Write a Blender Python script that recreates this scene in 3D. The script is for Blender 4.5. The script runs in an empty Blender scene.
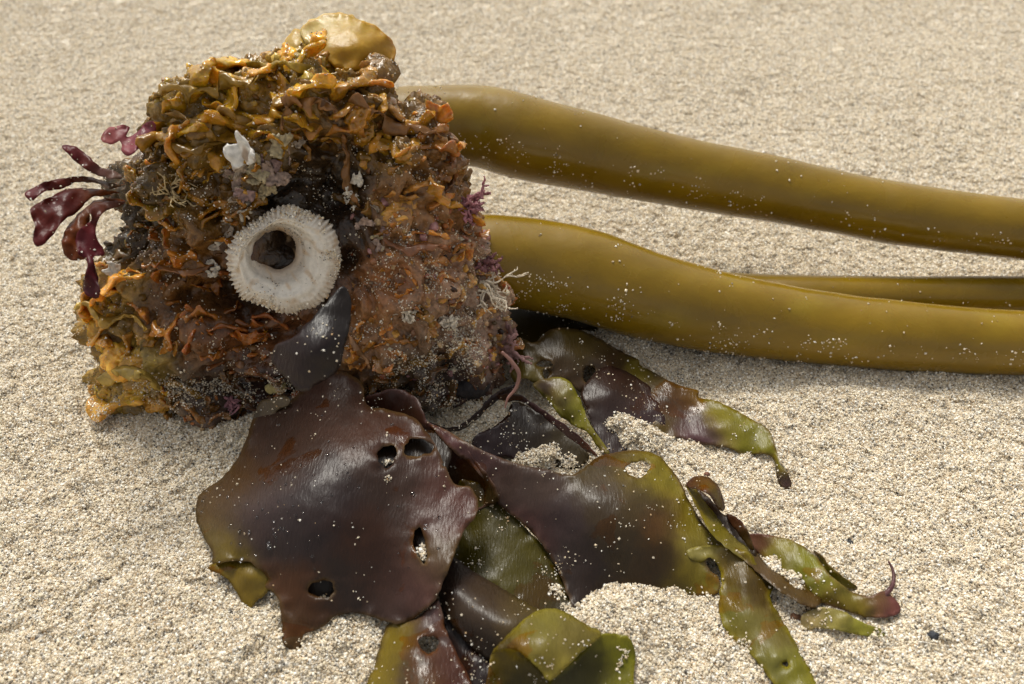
import bpy, math, random
import numpy as np
from mathutils import Vector, Matrix
from mathutils.bvhtree import BVHTree
from mathutils.geometry import delaunay_2d_cdt

rng = np.random.default_rng(7)
random.seed(7)
scene = bpy.context.scene
COL = scene.collection

# ------------------------------------------------------------------ camera
CAMH, PITCH, LENS = 0.30, math.radians(38.0), 30.0
W, HPX = 1024, 684
F = W * LENS / 36.0
cam_d = bpy.data.cameras.new('camera')
cam_d.lens = LENS
cam_d.sensor_width = 36.0
cam_d.clip_start = 0.01
cam_d.clip_end = 500.0
cam_d.dof.use_dof = True
cam_d.dof.focus_distance = 0.40
cam_d.dof.aperture_fstop = 11.0
cam = bpy.data.objects.new('camera', cam_d)
COL.objects.link(cam)
cam.location = (0, 0, CAMH)
cam.rotation_euler = (math.pi / 2 - PITCH, 0, 0)
scene.camera = cam

# ------------------------------------------------------------------ light
SUN_EL, SUN_AZ = math.radians(58.0), math.radians(-24.0)    # azimuth measured from +y towards +x
sdir = Vector((math.sin(SUN_AZ) * math.cos(SUN_EL), math.cos(SUN_AZ) * math.cos(SUN_EL), math.sin(SUN_EL)))
world = bpy.data.worlds.new('World')
scene.world = world
world.use_nodes = True
wn, wl = world.node_tree.nodes, world.node_tree.links
wn.clear()
sky = wn.new('ShaderNodeTexSky')
sky.sky_type = 'NISHITA'
sky.sun_disc = False
sky.sun_elevation = SUN_EL
sky.sun_rotation = SUN_AZ
sky.air_density = 1.0
sky.dust_density = 4.0
sky.ozone_density = 1.0
hs = wn.new('ShaderNodeHueSaturation')
hs.inputs['Saturation'].default_value = 0.06
bg = wn.new('ShaderNodeBackground')
bg.inputs['Strength'].default_value = 0.125
wo = wn.new('ShaderNodeOutputWorld')
wl.new(sky.outputs[0], hs.inputs['Color'])
wl.new(hs.outputs[0], bg.inputs['Color'])
wl.new(bg.outputs[0], wo.inputs['Surface'])
sun_d = bpy.data.lights.new('sun', 'SUN')
sun_d.energy = 2.1
sun_d.angle = math.radians(15.0)
sun_d.color = (1.0, 0.95, 0.84)
sun = bpy.data.objects.new('sun', sun_d)
COL.objects.link(sun)
sun.rotation_euler = sdir.to_track_quat('Z', 'Y').to_euler()
sun.location = sdir * 3
vs = scene.view_settings
vs.view_transform = 'Standard'
vs.look = 'None'
vs.gamma = 1.0
vs.use_curve_mapping = False
vs.exposure = 0.42
scene.cycles.max_bounces = 8
scene.cycles.transparent_max_bounces = 8

# ------------------------------------------------------------------ maths helpers
sp_, cp_ = math.sin(PITCH), math.cos(PITCH)

def rays(px, py):
    a = (np.asarray(px, float) - W / 2) / F
    b = (np.asarray(py, float) - HPX / 2) / F
    return np.stack([a, cp_ - b * sp_, -(sp_ + b * cp_)], -1)

def at_z(px, py, z):
    d = rays(px, py)
    t = (np.asarray(z, float) - CAMH) / d[..., 2]
    return np.array([0, 0, CAMH]) + d * t[..., None]

def at_depth(px, py, dep):
    return np.array([0, 0, CAMH]) + rays(px, py) * np.asarray(dep, float)[..., None]

def to_px(P):
    q = np.asarray(P) - np.array([0, 0, CAMH])
    dep = q[..., 1] * cp_ - q[..., 2] * sp_
    up = q[..., 1] * sp_ + q[..., 2] * cp_
    dep = np.maximum(dep, 1e-4)
    return W / 2 + F * q[..., 0] / dep, HPX / 2 - F * up / dep

_p = np.random.default_rng(3).permutation(512) % 256
_perm = np.concatenate([_p, _p, _p])
_g = np.random.default_rng(4).normal(size=(256, 3))
_g /= np.linalg.norm(_g, axis=1)[:, None]

def perlin(P):
    P = np.asarray(P, float)
    i = np.floor(P).astype(int)
    f = P - i
    u = f * f * f * (f * (f * 6 - 15) + 10)
    out = 0
    for dx in (0, 1):
        for dy in (0, 1):
            for dz in (0, 1):
                h = _perm[(_perm[(_perm[(i[:, 0] + dx) & 255] + i[:, 1] + dy) & 255] + i[:, 2] + dz) & 255] & 255
                g = _g[h]
                d = (g * (f - np.array([dx, dy, dz]))).sum(1)
                w = (u[:, 0] if dx else 1 - u[:, 0]) * (u[:, 1] if dy else 1 - u[:, 1]) * (u[:, 2] if dz else 1 - u[:, 2])
                out = out + d * w
    return out * 1.6

def fbm(P, o=3):
    s, a = 0, 1.0
    P = np.asarray(P, float)
    for k in range(o):
        s = s + a * perlin(P * 2 ** k + 17.3 * k)
        a *= 0.5
    return s

def crom(pts, n, closed=False):
    P = np.array(pts, float)
    m = len(P)
    out = []
    segs = m if closed else m - 1
    for s in range(segs):
        if closed:
            a, b, c, d = P[(s - 1) % m], P[s], P[(s + 1) % m], P[(s + 2) % m]
        else:
            a, b, c, d = P[max(s - 1, 0)], P[s], P[s + 1], P[min(s + 2, m - 1)]
        for k in range(n):
            t = k / n
            out.append(0.5 * ((2 * b) + (c - a) * t + (2 * a - 5 * b + 4 * c - d) * t * t + (3 * b - a - 3 * c + d) * t ** 3))
    if not closed:
        out.append(P[-1])
    return np.array(out)

def resample(P, step, closed=True):
    Q = np.vstack([P, P[:1]]) if closed else P
    L = np.concatenate([[0], np.cumsum(np.linalg.norm(np.diff(Q, axis=0), axis=1))])
    n = max(6, int(L[-1] / step))
    t = np.linspace(0, L[-1], n + 1)
    if closed:
        t = t[:-1]
    return np.stack([np.interp(t, L, Q[:, k]) for k in range(Q.shape[1])], 1)

def inside(poly, X, Y):
    r = np.zeros(len(X), bool)
    x0, y0 = poly[:, 0], poly[:, 1]
    x1, y1 = np.roll(x0, -1), np.roll(y0, -1)
    for a, b, c, d in zip(x0, y0, x1, y1):
        if b == d:
            continue
        m = ((b > Y) != (d > Y)) & (X < (c - a) * (Y - b) / (d - b) + a)
        r ^= m
    return r

def edge_dist(poly, X, Y):
    best = np.full(len(X), 1e9)
    A = poly
    B = np.roll(poly, -1, axis=0)
    for a, b in zip(A, B):
        e = b - a
        l2 = max((e ** 2).sum(), 1e-9)
        t = np.clip(((X - a[0]) * e[0] + (Y - a[1]) * e[1]) / l2, 0, 1)
        best = np.minimum(best, np.hypot(X - a[0] - t * e[0], Y - a[1] - t * e[1]))
    return best

def tps(ctrl):
    """thin plate interpolation of (x, y, value...) control points"""
    C = np.array(ctrl, float)
    xy, v = C[:, :2] / 100.0, C[:, 2:]
    n = len(C)
    def k(r):
        return np.where(r > 0, r * r * np.log(np.maximum(r, 1e-9)), 0)
    K = k(np.linalg.norm(xy[:, None] - xy[None], axis=2)) + np.eye(n) * 0.002
    Pm = np.hstack([np.ones((n, 1)), xy])
    A = np.zeros((n + 3, n + 3))
    A[:n, :n] = K
    A[:n, n:] = Pm
    A[n:, :n] = Pm.T
    sol = np.linalg.lstsq(A, np.vstack([v, np.zeros((3, v.shape[1]))]), rcond=None)[0]
    lo, hi = v.min(0), v.max(0)
    def f(x, y):
        q = np.stack([x, y], 1) / 100.0
        U = k(np.linalg.norm(q[:, None] - xy[None], axis=2))
        r = U @ sol[:n] + np.hstack([np.ones((len(q), 1)), q]) @ sol[n:]
        return np.clip(r, lo - (hi - lo) * .2, hi + (hi - lo) * .2)
    return f

def blend(ctrl, sig):
    C = np.array(ctrl, float)
    def f(x, y):
        d2 = (x[:, None] - C[None, :, 0]) ** 2 + (y[:, None] - C[None, :, 1]) ** 2
        d2 = d2 - d2.min(1)[:, None]
        w = np.exp(-d2 / (2 * sig * sig))
        w /= w.sum(1)[:, None]
        return w @ C[:, 2:]
    return f

def cv(scale, ox, oy, pts):
    return [(ox + x / scale, oy + y / scale) + tuple(r) for x, y, *r in pts]

# ------------------------------------------------------------------ mesh helpers
def make_mesh(name, V, Fc, mat=None, col=None, smooth=True):
    V = np.asarray(V, np.float32)
    Fc = np.asarray(Fc, np.int32)
    me = bpy.data.meshes.new(name)
    n, k = Fc.shape
    me.vertices.add(len(V))
    me.vertices.foreach_set('co', V.ravel())
    me.loops.add(n * k)
    me.loops.foreach_set('vertex_index', Fc.ravel())
    me.polygons.add(n)
    me.polygons.foreach_set('loop_start', np.arange(0, n * k, k, dtype=np.int32))
    me.polygons.foreach_set('loop_total', np.full(n, k, np.int32))
    me.polygons.foreach_set('use_smooth', np.full(n, smooth, bool))
    me.update(calc_edges=True)
    if col is not None:
        a = me.color_attributes.new('Col', 'FLOAT_COLOR', 'POINT')
        c = np.ones((len(V), 4), np.float32)
        c[:, :3] = np.clip(col, 0, 1)
        a.data.foreach_set('color', c.ravel())
    if mat:
        me.materials.append(mat)
    return me

def link(name, me, parent=None, loc=(0, 0, 0)):
    o = bpy.data.objects.new(name, me)
    COL.objects.link(o)
    o.location = loc
    if parent:
        o.parent = parent
    return o

def obj(name, V, Fc, mat, col=None, parent=None, smooth=True):
    """links a mesh given in world coordinates; its origin goes to the middle of its base"""
    V = np.asarray(V, float)
    base = np.array([V[:, 0].mean(), V[:, 1].mean(), V[:, 2].min()])
    me = make_mesh(name, V - base, Fc, mat, col, smooth)
    if parent:
        pw = np.array(ORG.get(parent.name, (0, 0, 0)))
        o = link(name, me, parent, base - pw)
    else:
        o = link(name, me, None, base)
    ORG[o.name] = base
    return o

ORG = {}

def empty(name, loc):
    o = bpy.data.objects.new(name, None)
    COL.objects.link(o)
    o.location = loc
    o.empty_display_size = 0.02
    ORG[o.name] = np.array(loc, float)
    return o

def tag(o, label=None, cat=None, group=None, kind=None):
    if label: o['label'] = label
    if cat: o['category'] = cat
    if group: o['group'] = group
    if kind: o['kind'] = kind
    return o

def solid(V, T, th, N=None):
    """gives an open triangle sheet a thickness th (array or number) below it and closes its rim"""
    V, T = np.asarray(V, float), np.asarray(T, int)
    fn = np.cross(V[T[:, 1]] - V[T[:, 0]], V[T[:, 2]] - V[T[:, 0]])
    n = np.zeros_like(V)
    for k in range(3):
        np.add.at(n, T[:, k], fn)
    n /= np.maximum(np.linalg.norm(n, axis=1), 1e-12)[:, None]
    th = np.broadcast_to(th, len(V))
    B = V - n * th[:, None]
    m = len(V)
    E = np.vstack([T[:, [0, 1]], T[:, [1, 2]], T[:, [2, 0]]])
    key = {}
    for a, b in E:
        key[(a, b)] = 1
    rim = [(a, b) for a, b in key if (b, a) not in key]
    side = []
    for a, b in rim:
        side += [(a, b + m, b), (a, a + m, b + m)]
    FF = np.vstack([T, T[:, ::-1] + m] + ([np.array(side)] if side else []))
    return np.vstack([V, B]), FF, n

def grain_base():
    t = (1 + 5 ** .5) / 2
    v = np.array([(-1, t, 0), (1, t, 0), (-1, -t, 0), (1, -t, 0), (0, -1, t), (0, 1, t), (0, -1, -t), (0, 1, -t), (t, 0, -1), (t, 0, 1), (-t, 0, -1), (-t, 0, 1)], float)
    v /= np.linalg.norm(v[0])
    f = np.array([(0, 11, 5), (0, 5, 1), (0, 1, 7), (0, 7, 10), (0, 10, 11), (1, 5, 9), (5, 11, 4), (11, 10, 2), (10, 7, 6), (7, 1, 8), (3, 9, 4), (3, 4, 2), (3, 2, 6), (3, 6, 8), (3, 8, 9), (4, 9, 5), (2, 4, 11), (6, 2, 10), (8, 6, 7), (9, 8, 1)])
    return v, f
GV, GF = grain_base()
OV = np.array([(1, 0, 0), (-1, 0, 0), (0, 1, 0), (0, -1, 0), (0, 0, 1), (0, 0, -1)], float)
OF = np.array([(0, 2, 4), (2, 1, 4), (1, 3, 4), (3, 0, 4), (2, 0, 5), (1, 2, 5), (3, 1, 5), (0, 3, 5)])

PAL = np.array([(.68, .60, .48), (.58, .47, .33), (.86, .83, .77), (.40, .37, .33), (.10, .09, .08), (.50, .34, .19), (.75, .66, .50)]) * np.array([1.0, .99, .95])
PW = np.array([.36, .20, .17, .07, .03, .03, .14])

def rand_rot(n, r=None):
    r = r or rng
    q = r.normal(size=(n, 4))
    q /= np.linalg.norm(q, axis=1)[:, None]
    w, x, y, z = q.T
    return np.stack([np.stack([1 - 2 * (y * y + z * z), 2 * (x * y - z * w), 2 * (x * z + y * w)], -1),
                     np.stack([2 * (x * y + z * w), 1 - 2 * (x * x + z * z), 2 * (y * z - x * w)], -1),
                     np.stack([2 * (x * z - y * w), 2 * (y * z + x * w), 1 - 2 * (x * x + y * y)], -1)], 1)

def grains(P, size, base=(GV, GF), pw=PW):
    """many grains in one mesh: returns V, F, colours"""
    n = len(P)
    bv, bf = base
    R = rand_rot(n)
    s = size[:, None] * rng.uniform(.65, 1.25, (n, 3))
    v = bv[None] * (1 + rng.uniform(-.22, .22, (n, len(bv), 1))) * s[:, None, :]
    v = np.einsum('nij,nkj->nki', R, v) + P[:, None]
    f = bf[None] + (np.arange(n) * len(bv))[:, None, None]
    c = PAL[rng.choice(len(PAL), n, p=pw / pw.sum())] * rng.uniform(.85, 1.15, (n, 1))
    return v.reshape(-1, 3), f.reshape(-1, 3), np.repeat(c, len(bv), 0)

# ------------------------------------------------------------------ materials
def new_mat(name):
    m = bpy.data.materials.new(name)
    m.use_nodes = True
    nt = m.node_tree
    b = nt.nodes['Principled BSDF']
    return m, nt, b

def N(nt, t, **kw):
    n = nt.nodes.new(t)
    for k, v in kw.items():
        if k.startswith('i_'):
            n.inputs[k[2:].replace('_', ' ')].default_value = v
        else:
            setattr(n, k, v)
    return n

def ramp(nt, stops, interp='LINEAR'):
    r = nt.nodes.new('ShaderNodeValToRGB')
    r.color_ramp.interpolation = interp
    e = r.color_ramp.elements
    while len(e) < len(stops):
        e.new(0.5)
    for k, (p, c) in enumerate(stops):
        e[k].position = p
        e[k].color = (*c, 1) if len(c) == 3 else c
    return r

def mat_grain():
    m, nt, b = new_mat('sand_grain')
    a = N(nt, 'ShaderNodeAttribute', attribute_name='Col')
    nt.links.new(a.outputs['Color'], b.inputs['Base Color'])
    b.inputs['Roughness'].default_value = 0.5
    b.inputs['Specular IOR Level'].default_value = 0.35
    return m

def mat_sand():
    m, nt, b = new_mat('sand')
    L = nt.links
    tc = N(nt, 'ShaderNodeTexCoord')
    v = N(nt, 'ShaderNodeTexVoronoi')
    v.inputs['Scale'].default_value = 620
    L.new(tc.outputs['Object'], v.inputs['Vector'])
    sep = N(nt, 'ShaderNodeSeparateColor')
    L.new(v.outputs['Color'], sep.inputs[0])
    acc, st = 0, []
    for c, w in zip(PAL, PW):
        st.append((acc, tuple(c * .93)))
        acc += w
    r = ramp(nt, st, 'CONSTANT')
    L.new(sep.outputs[0], r.inputs[0])
    n2 = N(nt, 'ShaderNodeTexNoise')
    n2.inputs['Scale'].default_value = 25
    n2.inputs['Detail'].default_value = 6
    L.new(tc.outputs['Object'], n2.inputs['Vector'])
    r2 = ramp(nt, [(.3, (.86, .85, .84)), (.7, (1, 1, 1))])
    L.new(n2.outputs[0], r2.inputs[0])
    mx = N(nt, 'ShaderNodeMix', data_type='RGBA', blend_type='MULTIPLY')
    mx.inputs[0].default_value = 1
    L.new(r.outputs[0], mx.inputs[6])
    L.new(r2.outputs[0], mx.inputs[7])
    L.new(mx.outputs[2], b.inputs['Base Color'])
    n3 = N(nt, 'ShaderNodeTexNoise')
    n3.inputs['Scale'].default_value = 260
    n3.inputs['Detail'].default_value = 3
    L.new(tc.outputs['Object'], n3.inputs['Vector'])
    b1 = N(nt, 'ShaderNodeBump')
    b1.inputs['Distance'].default_value = 0.003
    b1.inputs['Strength'].default_value = 0.5
    L.new(n3.outputs[0], b1.inputs['Height'])
    b2 = N(nt, 'ShaderNodeBump')
    b2.inputs['Distance'].default_value = 0.0009
    b2.invert = True
    L.new(v.outputs['Distance'], b2.inputs['Height'])
    L.new(b1.outputs[0], b2.inputs['Normal'])
    L.new(b2.outputs[0], b.inputs['Normal'])
    b.inputs['Roughness'].default_value = 0.8
    return m

def mat_wet(name, src='attr', rough=.25, coat=.5, sss=.2, sscale=.004, var=.5, nscale=180, bump=.0008, bscale=250, spec=.5, aniso=None, transl=0.0, wetline=False):
    m, nt, b = new_mat(name)
    L = nt.links
    tc = N(nt, 'ShaderNodeTexCoord')
    geo = N(nt, 'ShaderNodeNewGeometry')
    if src == 'attr':
        a = N(nt, 'ShaderNodeAttribute', attribute_name='Col')
        csrc = a.outputs['Color']
    else:
        a = N(nt, 'ShaderNodeObjectInfo')
        csrc = a.outputs['Color']
    n1 = N(nt, 'ShaderNodeTexNoise')
    n1.inputs['Scale'].default_value = nscale
    n1.inputs['Detail'].default_value = 5
    n1.inputs['Roughness'].default_value = .65
    L.new(geo.outputs['Position'], n1.inputs['Vector'])
    r1 = ramp(nt, [(.3, (1 - var,) * 3), (.7, (1 + var * .8,) * 3)])
    L.new(n1.outputs[0], r1.inputs[0])
    mx = N(nt, 'ShaderNodeMix', data_type='RGBA', blend_type='MULTIPLY')
    mx.inputs[0].default_value = 1
    L.new(csrc, mx.inputs[6])
    L.new(r1.outputs[0], mx.inputs[7])
    base = mx.outputs[2]
    n4 = N(nt, 'ShaderNodeTexNoise')
    n4.inputs['Scale'].default_value = 38
    n4.inputs['Detail'].default_value = 5
    n4.inputs['Distortion'].default_value = .6
    L.new(geo.outputs['Position'], n4.inputs['Vector'])
    if wetline:
        # film of water: patches with a hard outline that are browner and glossier
        rw = ramp(nt, [(.61, (0, 0, 0)), (.625, (1, 1, 1))])
        L.new(n4.outputs[0], rw.inputs[0])
        mw = N(nt, 'ShaderNodeMix', data_type='RGBA', blend_type='MULTIPLY')
        L.new(rw.outputs[0], mw.inputs[0])
        L.new(base, mw.inputs[6])
        mw.inputs[7].default_value = (1.1, .8, .45, 1)
        base = mw.outputs[2]
        rr = ramp(nt, [(.60, (rough,) * 3), (.63, (rough * .45,) * 3)])
    else:
        rr = ramp(nt, [(.35, (rough * .6,) * 3), (.7, (min(1, rough * 1.5),) * 3)])
    L.new(n4.outputs[0], rr.inputs[0])
    L.new(base, b.inputs['Base Color'])
    L.new(rr.outputs[0], b.inputs['Roughness'])
    nb = N(nt, 'ShaderNodeTexNoise')
    nb.inputs['Scale'].default_value = bscale
    nb.inputs['Detail'].default_value = 4
    nb.inputs['Distortion'].default_value = .5 if aniso else 0
    if aniso:
        mp = N(nt, 'ShaderNodeMapping')
        mp.inputs['Scale'].default_value = aniso
        mp.inputs['Rotation'].default_value = (0, 0, .7)
        L.new(geo.outputs['Position'], mp.inputs['Vector'])
        L.new(mp.outputs[0], nb.inputs['Vector'])
    else:
        L.new(geo.outputs['Position'], nb.inputs['Vector'])
    bp = N(nt, 'ShaderNodeBump')
    bp.inputs['Distance'].default_value = bump
    L.new(nb.outputs[0], bp.inputs['Height'])
    L.new(bp.outputs[0], b.inputs['Normal'])
    b.inputs['Specular IOR Level'].default_value = spec
    b.inputs['Coat Weight'].default_value = coat
    b.inputs['Coat Roughness'].default_value = .08
    if sss:
        b.inputs['Subsurface Weight'].default_value = sss
        b.inputs['Subsurface Radius'].default_value = (1, .45, .15)
        b.inputs['Subsurface Scale'].default_value = sscale
    if transl:
        t = N(nt, 'ShaderNodeBsdfTranslucent')
        L.new(base, t.inputs[0])
        ms = N(nt, 'ShaderNodeMixShader')
        ms.inputs[0].default_value = transl
        out = nt.nodes['Material Output']
        L.new(b.outputs[0], ms.inputs[1])
        L.new(t.outputs[0], ms.inputs[2])
        L.new(ms.outputs[0], out.inputs['Surface'])
    return m

M = {}
M['grain'] = mat_grain()
M['sand'] = mat_sand()
M['blade'] = mat_wet('blade_skin', spec=.30, rough=.33, coat=.0, sss=0, var=.2, nscale=90, bump=.0003, bscale=330, aniso=(3.4, .8, 1), transl=.2, wetline=True)
M['thin'] = mat_wet('thin_frond', spec=.16, rough=.3, coat=.0, sss=0, var=.3, nscale=120, bump=.0006, bscale=220, transl=.35)
M['stipe'] = mat_wet('stipe_skin', rough=.27, coat=.0, spec=.36, sss=.15, sscale=.004, var=.10, nscale=45, bump=.00025, bscale=160)
M['core'] = mat_wet('holdfast_tissue', spec=.4, rough=.17, coat=.0, sss=.15, sscale=.003, var=.6, nscale=220, bump=.0016, bscale=240)
M['lobe'] = mat_wet('hapteron_tissue', src='obj', spec=.5, rough=.15, coat=.0, sss=.5, sscale=.006, var=.55, nscale=150, bump=.0016, bscale=170)
M['gel'] = mat_wet('pale_tissue', spec=.25, rough=.38, coat=.0, sss=.3, sscale=.006, var=.18, nscale=120, bump=.0006, bscale=200)
M['ruffle'] = mat_wet('ruffle_tissue', spec=.5, rough=.15, coat=.0, sss=0, var=.4, nscale=150, bump=.0010, bscale=190, transl=.35)
M['crust'] = mat_wet('lime_crust', rough=.7, coat=0, sss=0, var=.35, nscale=420, bump=.0012, bscale=500, spec=.3)
M['shell'] = mat_wet('shell_lime', rough=.5, coat=.05, sss=0, var=.14, nscale=500, bump=.0004, bscale=500, spec=.4)
M['hollow'] = mat_wet('shell_hollow', rough=.8, coat=0, sss=0, var=.4, nscale=300, bump=.0008, bscale=400, spec=.1)

# ------------------------------------------------------------------ sand surface
MOUNDS = []   # x, y, height, radius, roughness
for px, py, h, r, k in [
        (630, 436, .010, .010, 1), (612, 428, .007, .007, 1), (650, 447, .007, .009, 1), (600, 402, .0065, .006, 1),
        (545, 462, .009, .008, 1), (575, 466, .006, .008, 1), (520, 462, .006, .006, 1),
        (606, 622, .005, .016, .6), (640, 618, .0055, .018, .6),  (600, 660, .008, .02, .6),
        (480, 570, .007, .006, 1), (468, 558, .006, .005, 1), (553, 590, .006, .005, 1),
        (318, 655, .0035, .014, .6), (360, 640, .004, .014, .6), (283, 607, .004, .0032, 1), (287, 622, .004, .003, 1),
        (230, 660, .006, .02, .5), (180, 600, .004, .02, .5),
        (450, 415, .010, .020, .8), (490, 420, .007, .014, .8), (500, 440, .006, .012, .8), (180, 440, .006, .03, .7), (250, 440, .006, .02, .7),
        (770, 570, .005, .010, 1), (790, 592, .006, .008, 1), (760, 640, .003, .02, .5),
        (620, 345, .006, .016, .8), (650, 360, .005, .02, .8), (600, 330, .006, .02, .8), (720, 375, .004, .02, .6),
        (850, 385, .004, .03, .6), (960, 388, .004, .03, .6), (540, 385, .004, .008, 1)]:
    q = at_z(px, py, 0.0)
    MOUNDS.append((q[0], q[1], h, r, k))

def sand_base(x, y):
    P = np.stack([x, y, 0 * x], 1)
    return .0035 * fbm(P * 7, 2) + .0015 * perlin(P * 26 + 5)

def sand_z(x, y, fine=True):
    z = sand_base(x, y)
    P = np.stack([x, y, 0 * x], 1)
    if fine:
        # wind-roughened surface, slightly elongated sideways
        cal = 1 - .45 * np.clip((y - .45) / .4, 0, 1)
        z = z + cal * (.0017 * perlin(P * np.array([75, 110, 1]) + 3) + .0015 * perlin(P * np.array([170, 240, 1]) + 9) + .0005 * perlin(P * 420))
    wob = None
    for mx, my, h, r, k in MOUNDS:
        d2 = ((x - mx) ** 2 + (y - my) ** 2) / (r * r)
        m = d2 < 6
        if m.any():
            w = h * np.exp(-(d2[m] ** 1.3))
            w *= 1 + .45 * k * perlin(P[m] * 160 + 2)
            z[m] = np.maximum(z[m], z[m] * .3 + w) if False else z[m] + w * .8
    return z

def graded(a, b, s0, s1):
    out = [a]
    while out[-1] < b:
        t = (out[-1] - a) / (b - a)
        out.append(out[-1] + s0 + (s1 - s0) * t)
    return np.array(out)
inx = graded(0, .62, .00125, .0022)
outx = .62 * np.geomspace(1, 400, 60)[1:]
xs = np.concatenate([-outx[::-1], -inx[:0:-1], inx, outx])
ys = np.concatenate([-.3 - np.geomspace(.001, 200, 24)[::-1], graded(-.29, .13, .02, .01), graded(.14, .75, .0012, .0022), .76 + np.geomspace(.003, 240, 110)])
X, Y = np.meshgrid(xs, ys)
xf, yf = X.ravel(), Y.ravel()
zf = sand_z(xf, yf)
far = np.clip((np.hypot(xf, yf) - 1.6) / 3, 0, 1)
zf = zf * (1 - far)
nx, ny = len(xs), len(ys)
ii = (np.arange(ny - 1)[:, None] * nx + np.arange(nx - 1)[None]).ravel()
ground = link('sand', make_mesh('sand', np.stack([xf, yf, zf], 1), np.stack([ii, ii + 1, ii + nx + 1, ii + nx], 1), M['sand']))
tag(ground, 'pale coarse beach sand with soft lumpy relief under the seaweed', kind='structure')

# loose grains lying over the sheet: small clusters of grains set all over it
src = bpy.data.collections.new('grain_clusters')
for k in range(7):
    n = 108
    rad = .0043 * np.sqrt(rng.random(n))
    th = rng.random(n) * 2 * math.pi
    P = np.stack([rad * np.cos(th), rad * np.sin(th), rng.normal(0, .00028, n)], 1)
    P[:, 2] += .0006 * perlin(P * 300 + k * 7) * np.clip(1 - rad / .0043, 0, 1)
    v, f, c = grains(P, rng.lognormal(math.log(.00038), .32, n))
    src.objects.link(bpy.data.objects.new('sand_cluster', make_mesh('sand_cluster', v, f, M['grain'], c, smooth=False)))
pts = []
y = .03
while y < 1.35:
    s = .0036 + .0038 * max(0, (y - .35)) / .6
    half = y * .72 + .24
    n = int(2 * half / s)
    pts.append(np.stack([np.linspace(-half, half, n) + rng.uniform(-.45, .45, n) * s, np.full(n, y) + rng.uniform(-.45, .45, n) * s, np.full(n, 1 + .8 * max(0, y - .35))], 1))
    y += s
pts = np.vstack(pts)
z0 = sand_z(pts[:, 0], pts[:, 1])
e = .0025
gx = (sand_z(pts[:, 0] + e, pts[:, 1]) - sand_z(pts[:, 0] - e, pts[:, 1])) / (2 * e)
gy = (sand_z(pts[:, 0], pts[:, 1] + e) - sand_z(pts[:, 0], pts[:, 1] - e)) / (2 * e)
eul = np.zeros((len(pts), 3), np.float32)
for k, (a, b_, r_) in enumerate(zip(gx, gy, rng.random(len(pts)) * 6.283)):
    q = Vector((-a, -b_, 1)).to_track_quat('Z', 'Y').to_matrix() @ Matrix.Rotation(r_, 3, 'Z')
    eul[k] = q.to_euler()[:]
pm = bpy.data.meshes.new('sand_grains')
pm.vertices.add(len(pts))
pm.vertices.foreach_set('co', np.stack([pts[:, 0], pts[:, 1], z0 + .0001], 1).astype(np.float32).ravel())
at = pm.attributes.new('rot', 'FLOAT_VECTOR', 'POINT'); at.data.foreach_set('vector', eul.ravel())
at = pm.attributes.new('scl', 'FLOAT', 'POINT'); at.data.foreach_set('value', pts[:, 2].astype(np.float32))
pm.materials.append(M['grain'])
so = link('sand_grains', pm)
tag(so, 'loose coarse sand grains, cream, tan, grey and black, covering the beach', 'sand', kind='stuff')
ng = bpy.data.node_groups.new('scatter_grains', 'GeometryNodeTree')
ng.interface.new_socket('Geometry', in_out='INPUT', socket_type='NodeSocketGeometry')
ng.interface.new_socket('Geometry', in_out='OUTPUT', socket_type='NodeSocketGeometry')
gi, go = ng.nodes.new('NodeGroupInput'), ng.nodes.new('NodeGroupOutput')
iop = ng.nodes.new('GeometryNodeInstanceOnPoints')
ci = ng.nodes.new('GeometryNodeCollectionInfo')
ci.inputs['Collection'].default_value = src
ci.inputs['Separate Children'].default_value = True
ci.inputs['Reset Children'].default_value = True
na = ng.nodes.new('GeometryNodeInputNamedAttribute'); na.data_type = 'FLOAT_VECTOR'; na.inputs['Name'].default_value = 'rot'
nb_ = ng.nodes.new('GeometryNodeInputNamedAttribute'); nb_.data_type = 'FLOAT'; nb_.inputs['Name'].default_value = 'scl'
er = ng.nodes.new('FunctionNodeEulerToRotation')
iop.inputs['Pick Instance'].default_value = True
ng.links.new(gi.outputs[0], iop.inputs['Points'])
ng.links.new(ci.outputs[0], iop.inputs['Instance'])
ng.links.new(na.outputs[0], er.inputs[0])
ng.links.new(er.outputs[0], iop.inputs['Rotation'])
ng.links.new(nb_.outputs[0], iop.inputs['Scale'])
ng.links.new(iop.outputs[0], go.inputs[0])
so.modifiers.new('scatter', 'NODES').node_group = ng

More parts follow.
